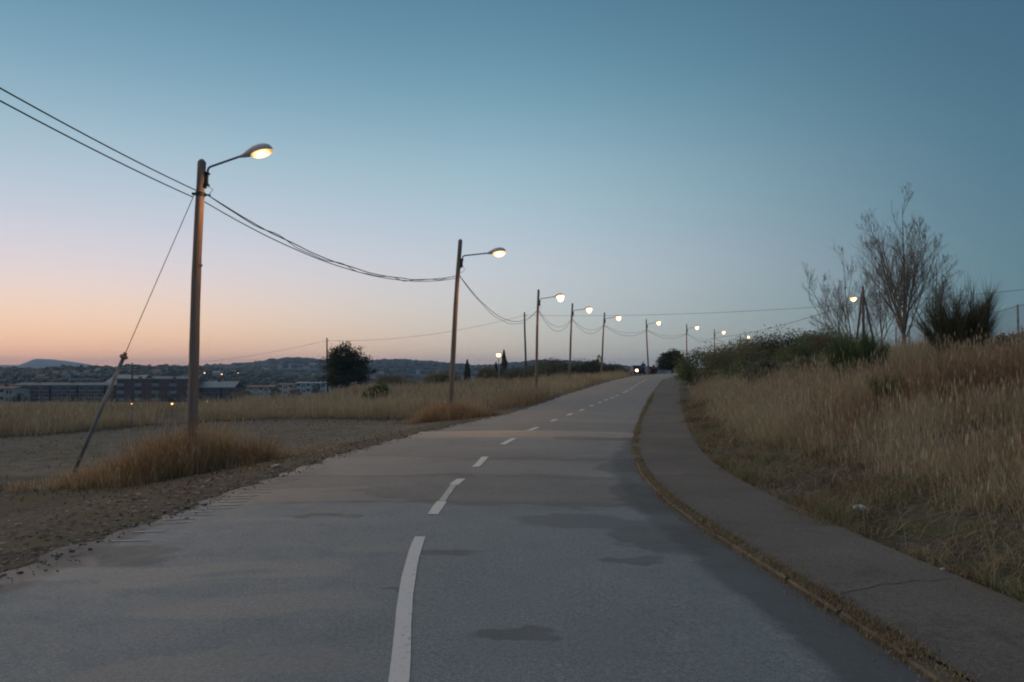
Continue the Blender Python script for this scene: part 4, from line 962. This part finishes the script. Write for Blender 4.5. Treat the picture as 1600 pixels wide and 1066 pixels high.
def block(label, px0, px1, top_y, d, storeys, wall_m, panel_m, roof_m, bays, roof_h=0.0, depth=11, group='brick blocks in the valley', mode='bays'):
    s = d/FPX; x0, x1 = (px0-CX)*s, (px1-CX)*s; ztop = CAM_H+(HOR-top_y)*s-roof_h; w_ = x1-x0; xc_ = (x0+x1)/2
    g = GV; root = empty('apartment_block', (xc_, d, g)); tag(root, label, 'building', group); H = ztop-g
    mb = MB(); mb.quadbox((-w_/2, 0, -1), (w_/2, depth, H)); mb.build('wall', wall_m, root)
    sh = 2.95; bw = w_/bays
    for f in range(storeys):
        zc_ = H-.9-sh*f-.6
        for b in range(bays):
            xb = -w_/2+bw*(b+.5)
            if mode == 'bays':
                if b % 2 == 0:
                    mb = MB(); mb.quadbox((xb-bw*.42, -.35, zc_-1.25), (xb+bw*.42, -.003, zc_-.1)); mb.build('balcony_panel', panel_m, root)
                    add_window(root, xb, -.02, zc_+.55, round(min(bw*.6, 2.6), 1), 1.1)
                else:
                    add_window(root, xb-bw*.2, -.02, zc_, round(min(bw*.2, 1.0), 1), 1.2); add_window(root, xb+bw*.2, -.02, zc_, round(min(bw*.2, 1.0), 1), 1.2)
            else:
                mb = MB(); mb.quadbox((xb-bw*.45, -.15, zc_-1.0), (xb+bw*.36, -.003, zc_+1.0)); mb.build('panel', panel_m, root)
                add_window(root, xb-bw*.05, -.16, zc_+.15, round(min(bw*.55, 3.0), 1), 1.0)
                if b % 3 == 0:
                    mb = MB(); mb.quadbox((xb+bw*.36, -.5, -1), (xb+bw*.55, -.002, H-.2)); mb.build('pier', M_brick, root)
        mb = MB(); mb.quadbox((-w_/2-.05, -.42, zc_-1.6), (w_/2+.05, -.004, zc_-1.3)); mb.build('floor_band', wall_m, root)
    mb = MB()
    if roof_h: gable(mb, -w_/2, w_/2, 0, depth, H, roof_h, .5)
    else: mb.quadbox((-w_/2-.3, -.5, H), (w_/2+.3, depth+.3, H+.35))
    rf = mb.build('roof', roof_m, root)
    for k in range(max(1, int(w_/14))):
        mb = MB(); cx_ = -w_/2+7+14*k; mb.quadbox((cx_-.5, depth*.45, H+.1), (cx_+.5, depth*.55, H+roof_h+1.1)); mb.build('chimney', M_brick, rf)
    return root
block('long low brick block with grey roof left of the stay tube', 24, 180, 598, 330, 3, M_brick, M_panel, M_roof_g, 11, 1.0, mode='panels')
block('taller red brick block between stay tube and nearest post', 183, 305, 593, 322, 4, M_brick, M_panel, M_roof_g, 9, 0)
block('brick block with wide pale roof right of the nearest post', 309, 366, 596, 326, 3, M_brick, M_roof_g, M_roof_t, 6, 2.4, mode='panels')
block('cream house cut by the left picture edge', -30, 22, 604, 318, 3, M_cream, M_cream, M_roof_r, 4, .8, group='pale town buildings')
block('low pale building left of the white town block', 388, 428, 602, 420, 2, M_cream, M_render_w, M_roof_r, 5, .9, group='pale town buildings')
block('small pale block between its two neighbours in the town', 434, 459, 599, 440, 3, M_render_w, M_cream, M_roof_r, 3, .8, group='pale town buildings')
block('wide white town block left of the pine tree', 463, 509, 597, 430, 3, M_render_w, M_render_w, M_roof_t, 6, .6, group='pale town buildings')
def hall(label, px0, px1, top_y, d, hgt, roof_m, rh):
    s = d/FPX; x0, x1 = (px0-CX)*s, (px1-CX)*s; w_ = x1-x0; g = GV; H = CAM_H+(HOR-top_y)*s-rh-g
    root = empty('town_hall_shed', ((x0+x1)/2, d, g)); root.name = 'industrial_hall'; tag(root, label, 'building', 'halls in the valley')
    mb = MB(); mb.quadbox((-w_/2, 0, -1), (w_/2, 24, H)); mb.build('wall', M_cream, root)
    mb = MB(); gable(mb, -w_/2, w_/2, 0, 24, H, rh, .6); mb.build('roof', roof_m, root)
    for k in range(5): add_window(root, -w_/2+w_*(k+.5)/5, -.02, H-1.6, 2.0, 1.1)
hall('large hall with pale blue roof behind the stay tube', 165, 216, 586, 420, 8, M_roof_t, 4.2)
hall('long hall with grey roof behind the tall brick block', 226, 300, 588, 440, 8, M_roof_g, 3.2)

# hills: three ridges
def hillmat(name, a, b, sc_):
    m = Mat(name, .95, .1); m.color(m.ramp(m.noise(sc_, 6, .7), [(.3, a), (.5, tuple((p+q)/2 for p, q in zip(a, b))), (.7, b)])); return m.m
M_hill1 = hillmat('scrub_hillside', (.035,.04,.025), (.12,.1,.065), .03)
M_hill2 = hillmat('wooded_hillside', (.03,.042,.03), (.085,.09,.06), .02)
M_mount = hillmat('mountain_slope', (.035,.045,.035), (.075,.08,.06), .006)
def ridge(name, prof, d, depth, mat_, label, rough=.0, seed=1):
    P = np.array(prof, float); pxs = np.arange(P[0,0], P[-1,0]+1, 3.0)
    ys = np.interp(pxs, P[:,0], P[:,1]); k = np.array([1,2,3,2,1])/9; ys = np.convolve(np.pad(ys, 2, mode='edge'), k, 'valid')
    X = (pxs-CX)/FPX*d; Zt = CAM_H+(HOR-ys)/FPX*d+rough*vnoise(X, X*.3, 6/d*10, seed)
    ts = np.linspace(0, 1, 15); prof_ = np.sin(ts*np.pi)**1.0
    V = []
    for t, q in zip(ts, prof_):
        yy = d+(t-.5)*2*depth; sca = yy/d if t < .5 else 1.0
        z = -16+(Zt+16)*q+rough*1.2*vnoise(X+t*300, yy+X*.2, 8/d*10, seed+3)*q*(1-q)*3
        V.append(np.stack([X*sca, np.full(len(X), yy), z], 1))
    nc = len(X); V = np.concatenate(V); i, j = np.meshgrid(np.arange(14), np.arange(nc-1), indexing='ij'); q = (i*nc+j).ravel()
    o = tag(link(name, npmesh(name, V, np.stack([q, q+1, q+nc+1, q+nc], 1), mat_, None, True)), label, kind='structure')
    def top(px, t):
        i = np.clip(np.searchsorted(pxs, px), 0, nc-1); k = int(np.clip(t*14, 0, 14)); return V.reshape(15, nc, 3)[k, i]
    def hit(px, py):
        i = int(np.clip(np.searchsorted(pxs, px), 0, nc-1)); W = V.reshape(15, nc, 3)
        for k in np.linspace(0, 7, 141):
            a = int(k); f = k-a; q = W[a, i]*(1-f)+W[min(a+1, 14), i]*f
            if q[2] >= CAM_H+(HOR-py)/FPX*q[1]: return float(q[1])
        return d
    top.hit = hit
    return top
PR1 = [(-420,578),(-200,579),(0,578),(60,579),(130,577),(230,577),(262,574),(300,577),(345,579),(400,583),(470,588),(560,590)]
PR2 = [(140,585),(200,579),(290,576),(340,573),(380,571),(420,568),(450,564),(480,563),(500,566),(560,569),(600,566),(640,567),(700,571),(760,575),(810,570),(850,566),(890,568),(930,572),(990,576),(1060,577),(1200,578),(1420,582)]
PR3 = [(-700,580),(-300,573),(-150,576),(-60,570),(0,571),(25,572),(42,567),(58,560.5),(74,565),(100,569.5),(130,575),(170,580),(260,586)]
t1 = ridge('hill', PR1, 760, 260, M_hill1, 'low scrubby hill behind the brick blocks', 2, 3)
t2 = ridge('hill', PR2, 1500, 420, M_hill2, 'wooded blue hill along the skyline', 3, 5)
t3 = ridge('mountain', PR3, 3300, 700, M_mount, 'far blue mountain with a low peak at the left', 6, 9)
# forest canopy on the two nearer hills: rough low-poly crowns in one mass
ICO = None
def icos():
    p = (1+5**.5)/2; v = np.array([(-1,p,0),(1,p,0),(-1,-p,0),(1,-p,0),(0,-1,p),(0,1,p),(0,-1,-p),(0,1,-p),(p,0,-1),(p,0,1),(-p,0,-1),(-p,0,1)], float); v /= np.linalg.norm(v[0])
    f = np.array([(0,11,5),(0,5,1),(0,1,7),(0,7,10),(0,10,11),(1,5,9),(5,11,4),(11,10,2),(10,7,6),(7,1,8),(3,9,4),(3,4,2),(3,2,6),(3,6,8),(3,8,9),(4,9,5),(2,4,11),(6,2,10),(8,6,7),(9,8,1)]); return v, f
iv, if_ = icos()
def canopy(top, pa, pb, n, r0, r1, label, mat_, tmin=.12):
    parts = []
    for i in range(n):
        px = random.uniform(pa, pb); t = tmin+(.5-tmin)*random.random()**.7
        c = top(px, t); r = random.uniform(r0, r1); s = np.array([r*random.uniform(.8, 1.3), r*random.uniform(.8, 1.3), r*random.uniform(.6, 1.1)])
        V = iv*RNG.uniform(.72, 1.2, (12, 1))*s+c+np.array([RNG.uniform(-6, 6), RNG.uniform(-8, 8), r*.3]); parts.append((V, if_, np.full(12, random.random())))
    V, F, t = join(parts); tag(link('far_wood', npmesh('far_wood', V, F, mat_, t, False)), label, 'wood', kind='stuff')
M_wood = foliage('far_wood_leaves', [(0, (.018,.026,.018)), (.6, (.04,.052,.03)), (1, (.08,.08,.045))], 0)
canopy(t1, -60, 520, 1500, 1.6, 3.8, 'scattered trees over the scrubby hill behind the town', M_wood)
canopy(t2, 180, 1040, 5200, 2.6, 6.0, 'dense trees covering the wooded hill on the skyline', M_wood)

def villa(label, px, py, d, wpx, roof_m, wall_m, hgt=5.0):
    d = (t2 if d > 1000 else t1).hit(px, py)-4.5
    s = d/FPX; w_ = wpx*s; p = vat(px, py, d); root = empty('villa', (p.x, d, p.z)); tag(root, label, 'house', 'pale houses on the hills')
    mb = MB(); mb.quadbox((-w_/2, 0, -6), (w_/2, 7, hgt)); mb.build('wall', wall_m, root)
    mb = MB(); gable(mb, -w_/2, w_/2, 0, 7, hgt, 1.6, .5); mb.build('roof', roof_m, root)
    k = max(2, int(w_/3.5))
    for i in range(k): add_window(root, -w_/2+w_*(i+.5)/k, -.02, hgt-2.2, 1.4, 1.5, False)
for px, py, d, wp, r_, w_, lb in [
    (62, 596, 560, 12, M_roof_r, M_cream, 'beige villa above the left end of the low brick block'), (86, 590, 620, 8, M_roof_r, M_cream, 'small beige villa on the slope, second from the left'),
    (100, 591, 600, 7, M_roof_r, M_cream, 'small house on the slope, third from the left'), (116, 589, 640, 7, M_roof_r, M_render_w, 'small pale house on the slope, fourth from the left'), (134, 590, 640, 8, M_roof_r, M_cream, 'small house just left of the pale-roofed hall'), (151, 586, 660, 6, M_roof_t, M_render_w, 'tiny white house just above the pale-roofed hall'),
    (244, 588, 640, 12, M_roof_r, M_cream, 'beige house on the slope left of the nearest post'), (338, 590, 640, 10, M_roof_t, M_render_w, 'white house just right of the nearest post'),
    (398, 586, 1240, 9, M_roof_r, M_render_w, 'low white house at the left foot of the wooded hill'), (414, 580, 1260, 11, M_roof_r, M_render_w, 'wide white villa halfway up the wooded hill'), (437, 577, 1330, 6, M_roof_r, M_render_w, 'small white villa between two wider ones on the hill'),
    (455, 574, 1360, 8, M_roof_r, M_render_w, 'highest white villa near the hill crest'), (478, 579, 1300, 10, M_roof_r, M_render_w, 'white villa on the hill left of the pine'), (488, 573, 1360, 9, M_roof_t, M_render_w, 'white villa near the crest left of the pine'), (490, 591, 1150, 9, M_roof_t, M_cream, 'pale house low on the hill just left of the pine'),
    (580, 583, 1250, 12, M_roof_t, M_render_w, 'pale house on the hill just right of the pine'), (594, 587, 1200, 11, M_roof_r, M_render_w, 'white house low on the hill right of the pine'), (653, 584, 1220, 5, M_roof_r, M_render_w, 'tiny white house between small shrub and second post'), (684, 585, 1220, 5, M_roof_r, M_render_w, 'tiny white house on the hill left of the second post')]:
    villa(lb, px, py, d, wp, r_, w_, 4.5 if d > 1000 else 3.6)
for px, py, d, lb in [(311, 589, 700, 'tiny hillside light touching the nearest post'), (320, 583, 720, 'tiny hillside light just right of the nearest post'), (347, 585, 720, 'tiny hillside light in the middle of the slope'), (372, 583, 720, 'tiny hillside light farthest right on the slope')]:
    d = t1.hit(px, py+4)-6; far_lamp('hillside_lamp', lb, px, py, d, .4, 'lights on the hillside', CAM_H+(HOR-py)/FPX*d-6)

# ------------------------------------------------------------------ person walking at the crest
def skin_mesh(name, joints, edges, mat_, root_i=0, lv=2):
    me = bpy.data.meshes.new(name); me.from_pydata([j[:3] for j in joints], edges, []); o = bpy.data.objects.new(name, me); COL.objects.link(o)
    md = o.modifiers.new('skin', 'SKIN'); md.use_smooth_shade = True
    for v, j in zip(me.skin_vertices[0].data, joints): v.radius = (j[3], j[4] if len(j) > 4 else j[3])
    me.skin_vertices[0].data[root_i].use_root = True
    o.modifiers.new('sub', 'SUBSURF').levels = lv; o.modifiers['sub'].render_levels = lv
    bpy.context.view_layer.update(); ev = o.evaluated_get(bpy.context.evaluated_depsgraph_get()); m2 = bpy.data.meshes.new_from_object(ev)
    bpy.data.objects.remove(o); m2.materials.clear(); m2.materials.append(mat_); m2.name = name; return m2
M_skin = noisy('skin', (.36,.22,.16), (.42,.27,.2), 20, .6); M_blue = noisy('blue_jacket', (.035,.12,.24), (.06,.18,.33), 14, .8); M_trs = noisy('dark_trousers', (.02,.018,.03), (.045,.035,.05), 14, .85); M_shoe = noisy('red_shoes', (.25,.05,.04), (.35,.08,.06), 10, .7); M_hair = noisy('dark_hair', (.02,.015,.012), (.05,.035,.025), 30, .7)
d = 104; x = (1005-CX)/FPX*d
pr = empty('person', (x, d, float(road_z(np.array(x), np.array(float(d)))) if xl(d) < x < xr(d) else T(x, d)), (0, 0, R(8)))
tag(pr, 'person in blue jacket and dark trousers walking at the top of the road', 'person')
J = [(0,0,.95,.13,.11),(0,0,1.15,.125,.1),(0,0,1.36,.15,.1),(0,0,1.47,.07,.065),(0,-.01,1.55,.055),(0,-.03,1.64,.085,.095),(0,-.03,1.73,.075,.08),
     (-.2,0,1.40,.055),(-.27,.06,1.14,.045),(-.24,-.08,.93,.035),(-.235,-.13,.86,.03),
     (.2,0,1.40,.055),(.27,-.02,1.14,.045),(.24,-.16,.95,.035),(.235,-.2,.89,.03),
     (-.1,0,.88,.09),(-.11,-.16,.5,.06),(-.11,-.12,.1,.042),(-.11,-.26,.04,.035,.03),
     (.1,0,.88,.09),(.11,.06,.5,.06),(.11,.26,.13,.042),(.11,.16,.03,.035,.03)]
E2 = [(0,1),(1,2),(2,3),(3,4),(4,5),(5,6),(2,7),(7,8),(8,9),(9,10),(2,11),(11,12),(12,13),(13,14),(0,15),(15,16),(16,17),(17,18),(0,19),(19,20),(20,21),(21,22)]
link('body', skin_mesh('body', J, E2, M_skin), pr)
g_ = lambda ids, add: [tuple(J[i][:3])+tuple(r+add for r in J[i][3:]) for i in ids]
link('jacket', skin_mesh('jacket', g_([0,1,2,3,7,8,9,11,12,13], .028), [(0,1),(1,2),(2,3),(2,4),(4,5),(5,6),(2,7),(7,8),(8,9)], M_blue), pr)
link('trousers', skin_mesh('trousers', g_([0,15,16,17,19,20,21], .02), [(0,1),(1,2),(2,3),(0,4),(4,5),(5,6)], M_trs), pr)
for a_, b_ in ((17, 18), (21, 22)): link('shoe', skin_mesh('shoe', [tuple(J[a_][:2])+(J[a_][2]-.04, .05, .05), tuple(J[b_][:3])+(.05, .045)], [(0,1)], M_shoe, 0, 1), pr)
link('hair', skin_mesh('hair', [(0,.01,1.66,.09,.085),(0,0,1.75,.085,.085)], [(0,1)], M_hair, 0, 1), pr)

# ------------------------------------------------------------------ car on the left verge at the crest
d = 120; x = (996-CX)/FPX*d
car = empty('parked_car', (x, d, T(x, d)), (0, 0, R(4))); tag(car, 'dark car with headlamp lit standing left of the walking person', 'car')
M_car = Mat('dark_car_paint', .55, .3); M_car.color(M_car.ramp(M_car.noise(2), [(.3, (.014,.012,.022)), (.7, (.022,.017,.03))])); M_car = M_car.m
M_tyre = noisy('tyre_rubber', (.015,.015,.015), (.03,.03,.03), 12, .9); M_lamp = glow('headlamp_glow', (1.0,.6,.26), 12); M_lampoff = noisy('headlamp_glass', (.35,.36,.38), (.5,.5,.52), 8, .2)
prof = [(-2.0,.35,.55,.66),(-1.95,.3,.72,.76),(-1.2,.25,.86,.8),(-.75,.25,.92,.82),(-.2,.25,1.38,.66),(.6,.25,1.44,.66),(1.3,.25,1.36,.64),(1.8,.28,.98,.76),(1.95,.35,.7,.74)]
P, F = [], []
for y_, zb, zt, hw in prof:
    bw = .8 if abs(y_) < 1.7 else .74
    sh_ = min(zt, .88)
    P += [(-bw, y_, zb), (-bw-.02, y_, (zb+sh_)/2), (-bw+.04, y_, sh_), (-hw if zt > .9 else -bw+.1, y_, zt), (hw if zt > .9 else bw-.1, y_, zt), (bw-.04, y_, sh_), (bw+.02, y_, (zb+sh_)/2), (bw, y_, zb)]
k = 8
for i in range(len(prof)-1):
    for j in range(k): F.append((i*k+j, i*k+(j+1) % k, (i+1)*k+(j+1) % k, (i+1)*k+j))
F += [tuple(range(k)), tuple((len(prof)-1)*k+j for j in range(k))[::-1]]
mb = MB(); mb.poly(P, F); mb.build('body', M_car, car)
mb = MB(); mb.poly([(-.7,-.77,.97), (.7,-.77,.97), (.6,-.3,1.33), (-.6,-.3,1.33)], [(0,1,2,3)]); mb.build('windscreen', noisy('car_glass', (.012,.014,.016), (.02,.022,.025), 4, .5, .2), car)
for wx_ in (-.72, .72):
    for wy_ in (-1.3, 1.25):
        mb = MB(); mb.tube([(wx_-.1, wy_, .3), (wx_+.1, wy_, .3)], .3, 14); wl = mb.build('wheel', M_tyre, car)
        mb = MB(); mb.tube([(wx_-.105, wy_, .3), (wx_+.105, wy_, .3)], .17, 10); mb.build('rim', M_grey_metal, wl)
for hx, mt in ((-.02, None), (-.55, M_lamp), (.55, M_lampoff)):
    if mt: mb = MB(); mb.tube([(hx, -1.93, .66), (hx, -2.04, .65)], [.19, .17], 10); mb.build('headlamp', mt, car)
mb = MB(); mb.quadbox((-.7,-2.07,.36), (.7,-1.99,.5)); mb.build('bumper', M_tyre, car)

# ------------------------------------------------------------------ small litter
M_white = noisy('white_plastic', (.5,.54,.56), (.66,.7,.72), 20, .5)
def crumple(name, label, px, py, s, mat_, seed, cat='litter'):
    q = ground_at(px, py); yq = q[1]
    for _ in range(30):
        xq = (px-CX)/FPX*yq; zt = T(xq, yq); yq += ((CAM_H-zt)/((py-HOR)/FPX)-yq)*.5
    xq = (px-CX)/FPX*yq; r = np.random.default_rng(seed); V = iv*r.uniform(.6, 1.25, (12, 1))*np.array([1.3, .8, .6])*s
    o = link(name, npmesh(name, V, if_, mat_, None, False), None, (xq, yq, T(xq, yq)+s*(1.1 if cat == 'litter' else .55))); tag(o, label, cat)
crumple('plastic_bag', 'crumpled white plastic on the thatch beside the footpath', 1341, 806, .085, M_white, 3)
M_stone = noisy('pale_stone', (.3,.28,.26), (.45,.42,.4), 12, .9)
crumple('stone', 'pale stone on the verge right of the nearest grass clump', 434, 731, .07, M_stone, 5, 'stone')
crumple('stone', 'small pale stone at the path edge near the lower right', 1467, 890, .03, M_stone, 8, 'stone')
crumple('stone', 'pale stone at the foot of the grass by the third lamp', 774, 629, .12, M_stone, 9, 'stone')

def grit():
    parts = []; n = 4200; y = 5.5+RNG.random(n)**1.3*24; o = np.where(RNG.random(n) < .6, RNG.normal(.12, .17, n), RNG.uniform(.1, 4.5, n)); x = xl(y)-o
    z = np.where(o > .02, terrain(x, y), road_z(x, y)); sz = RNG.gamma(1.6, .0035, n)+.004
    for i in range(n): parts.append((iv*RNG.uniform(.65, 1.2, (12, 1))*np.array([1.2, 1, .6])*sz[i]+np.array([x[i], y[i], z[i]+sz[i]*.3]), if_, np.full(12, RNG.random())))
    return join(parts)
V_, F_, t_ = grit()
tag(link('loose_grit', npmesh('loose_grit', V_, F_, foliage('grit_stone', [(0, (.1,.085,.068)), (.6, (.2,.17,.14)), (.92, (.32,.29,.25)), (1, (.46,.43,.39))], 0, .95), t_)), 'loose grit and small stones spilling over the left road edge', 'grit', kind='stuff')
# trees among the buildings
TL = ['small tree between the cream house and the low brick block', 'small tree before the middle of the low brick block', 'tree behind the low brick block left of the stay tube', 'small tree where the stay tube crosses the low brick block',
      'small tree before the tall brick block, left of two', 'small tree before the tall brick block, right of two', 'small tree just right of the nearest lamp post before the pale roof', 'tree at the right end of the pale-roofed brick block', 'tree between the brick block and the low pale building',
      'small tree between the low pale building and the small block', 'small tree between the small pale block and the white block', 'small tree before the white block beside the pine tree', 'tree behind the left half of the low brick block', 'tree behind the tall brick block beside the nearest post']
for k, (px, d, h, rx) in enumerate([(34, 312, 11.5, 2.8), (118, 300, 10.3, 2.5), (148, 380, 14.2, 3.2), (176, 308, 11.2, 2.6), (232, 300, 10.4, 2.3), (262, 306, 11.6, 2.9), (322, 300, 10.4, 2.2), (372, 330, 11.8, 3.4), (384, 400, 13.0, 3.2), (431, 400, 12.4, 2.8), (461, 405, 12.2, 3.0), (497, 400, 12.0, 2.6), (80, 400, 15.0, 3.2), (300, 400, 15.0, 3.0)]):
    shrub('town_tree', TL[k], px, d, rx, h, M_dark, 20, 40, .42, 'tree', 'trees among the town buildings', z0=h*.35, trunk=.22)

# ------------------------------------------------------------------ evening haze
mb = MB(); mb.quadbox((-4200, -60, -19), (3000, 4150, 52))
hz = bpy.data.materials.new('haze'); hz.use_nodes = True; hn = hz.node_tree; hn.nodes.remove(hn.nodes['Principled BSDF'])
pv = hn.nodes.new('ShaderNodeVolumePrincipled'); pv.inputs['Color'].default_value = (.45,.68,1.0,1); pv.inputs['Density'].default_value = 2.3e-4; pv.inputs['Anisotropy'].default_value = .2
hn.links.new(pv.outputs[0], hn.nodes['Material Output'].inputs['Volume'])
tag(mb.build('haze', hz), 'thin blue evening haze over the valley', kind='stuff')
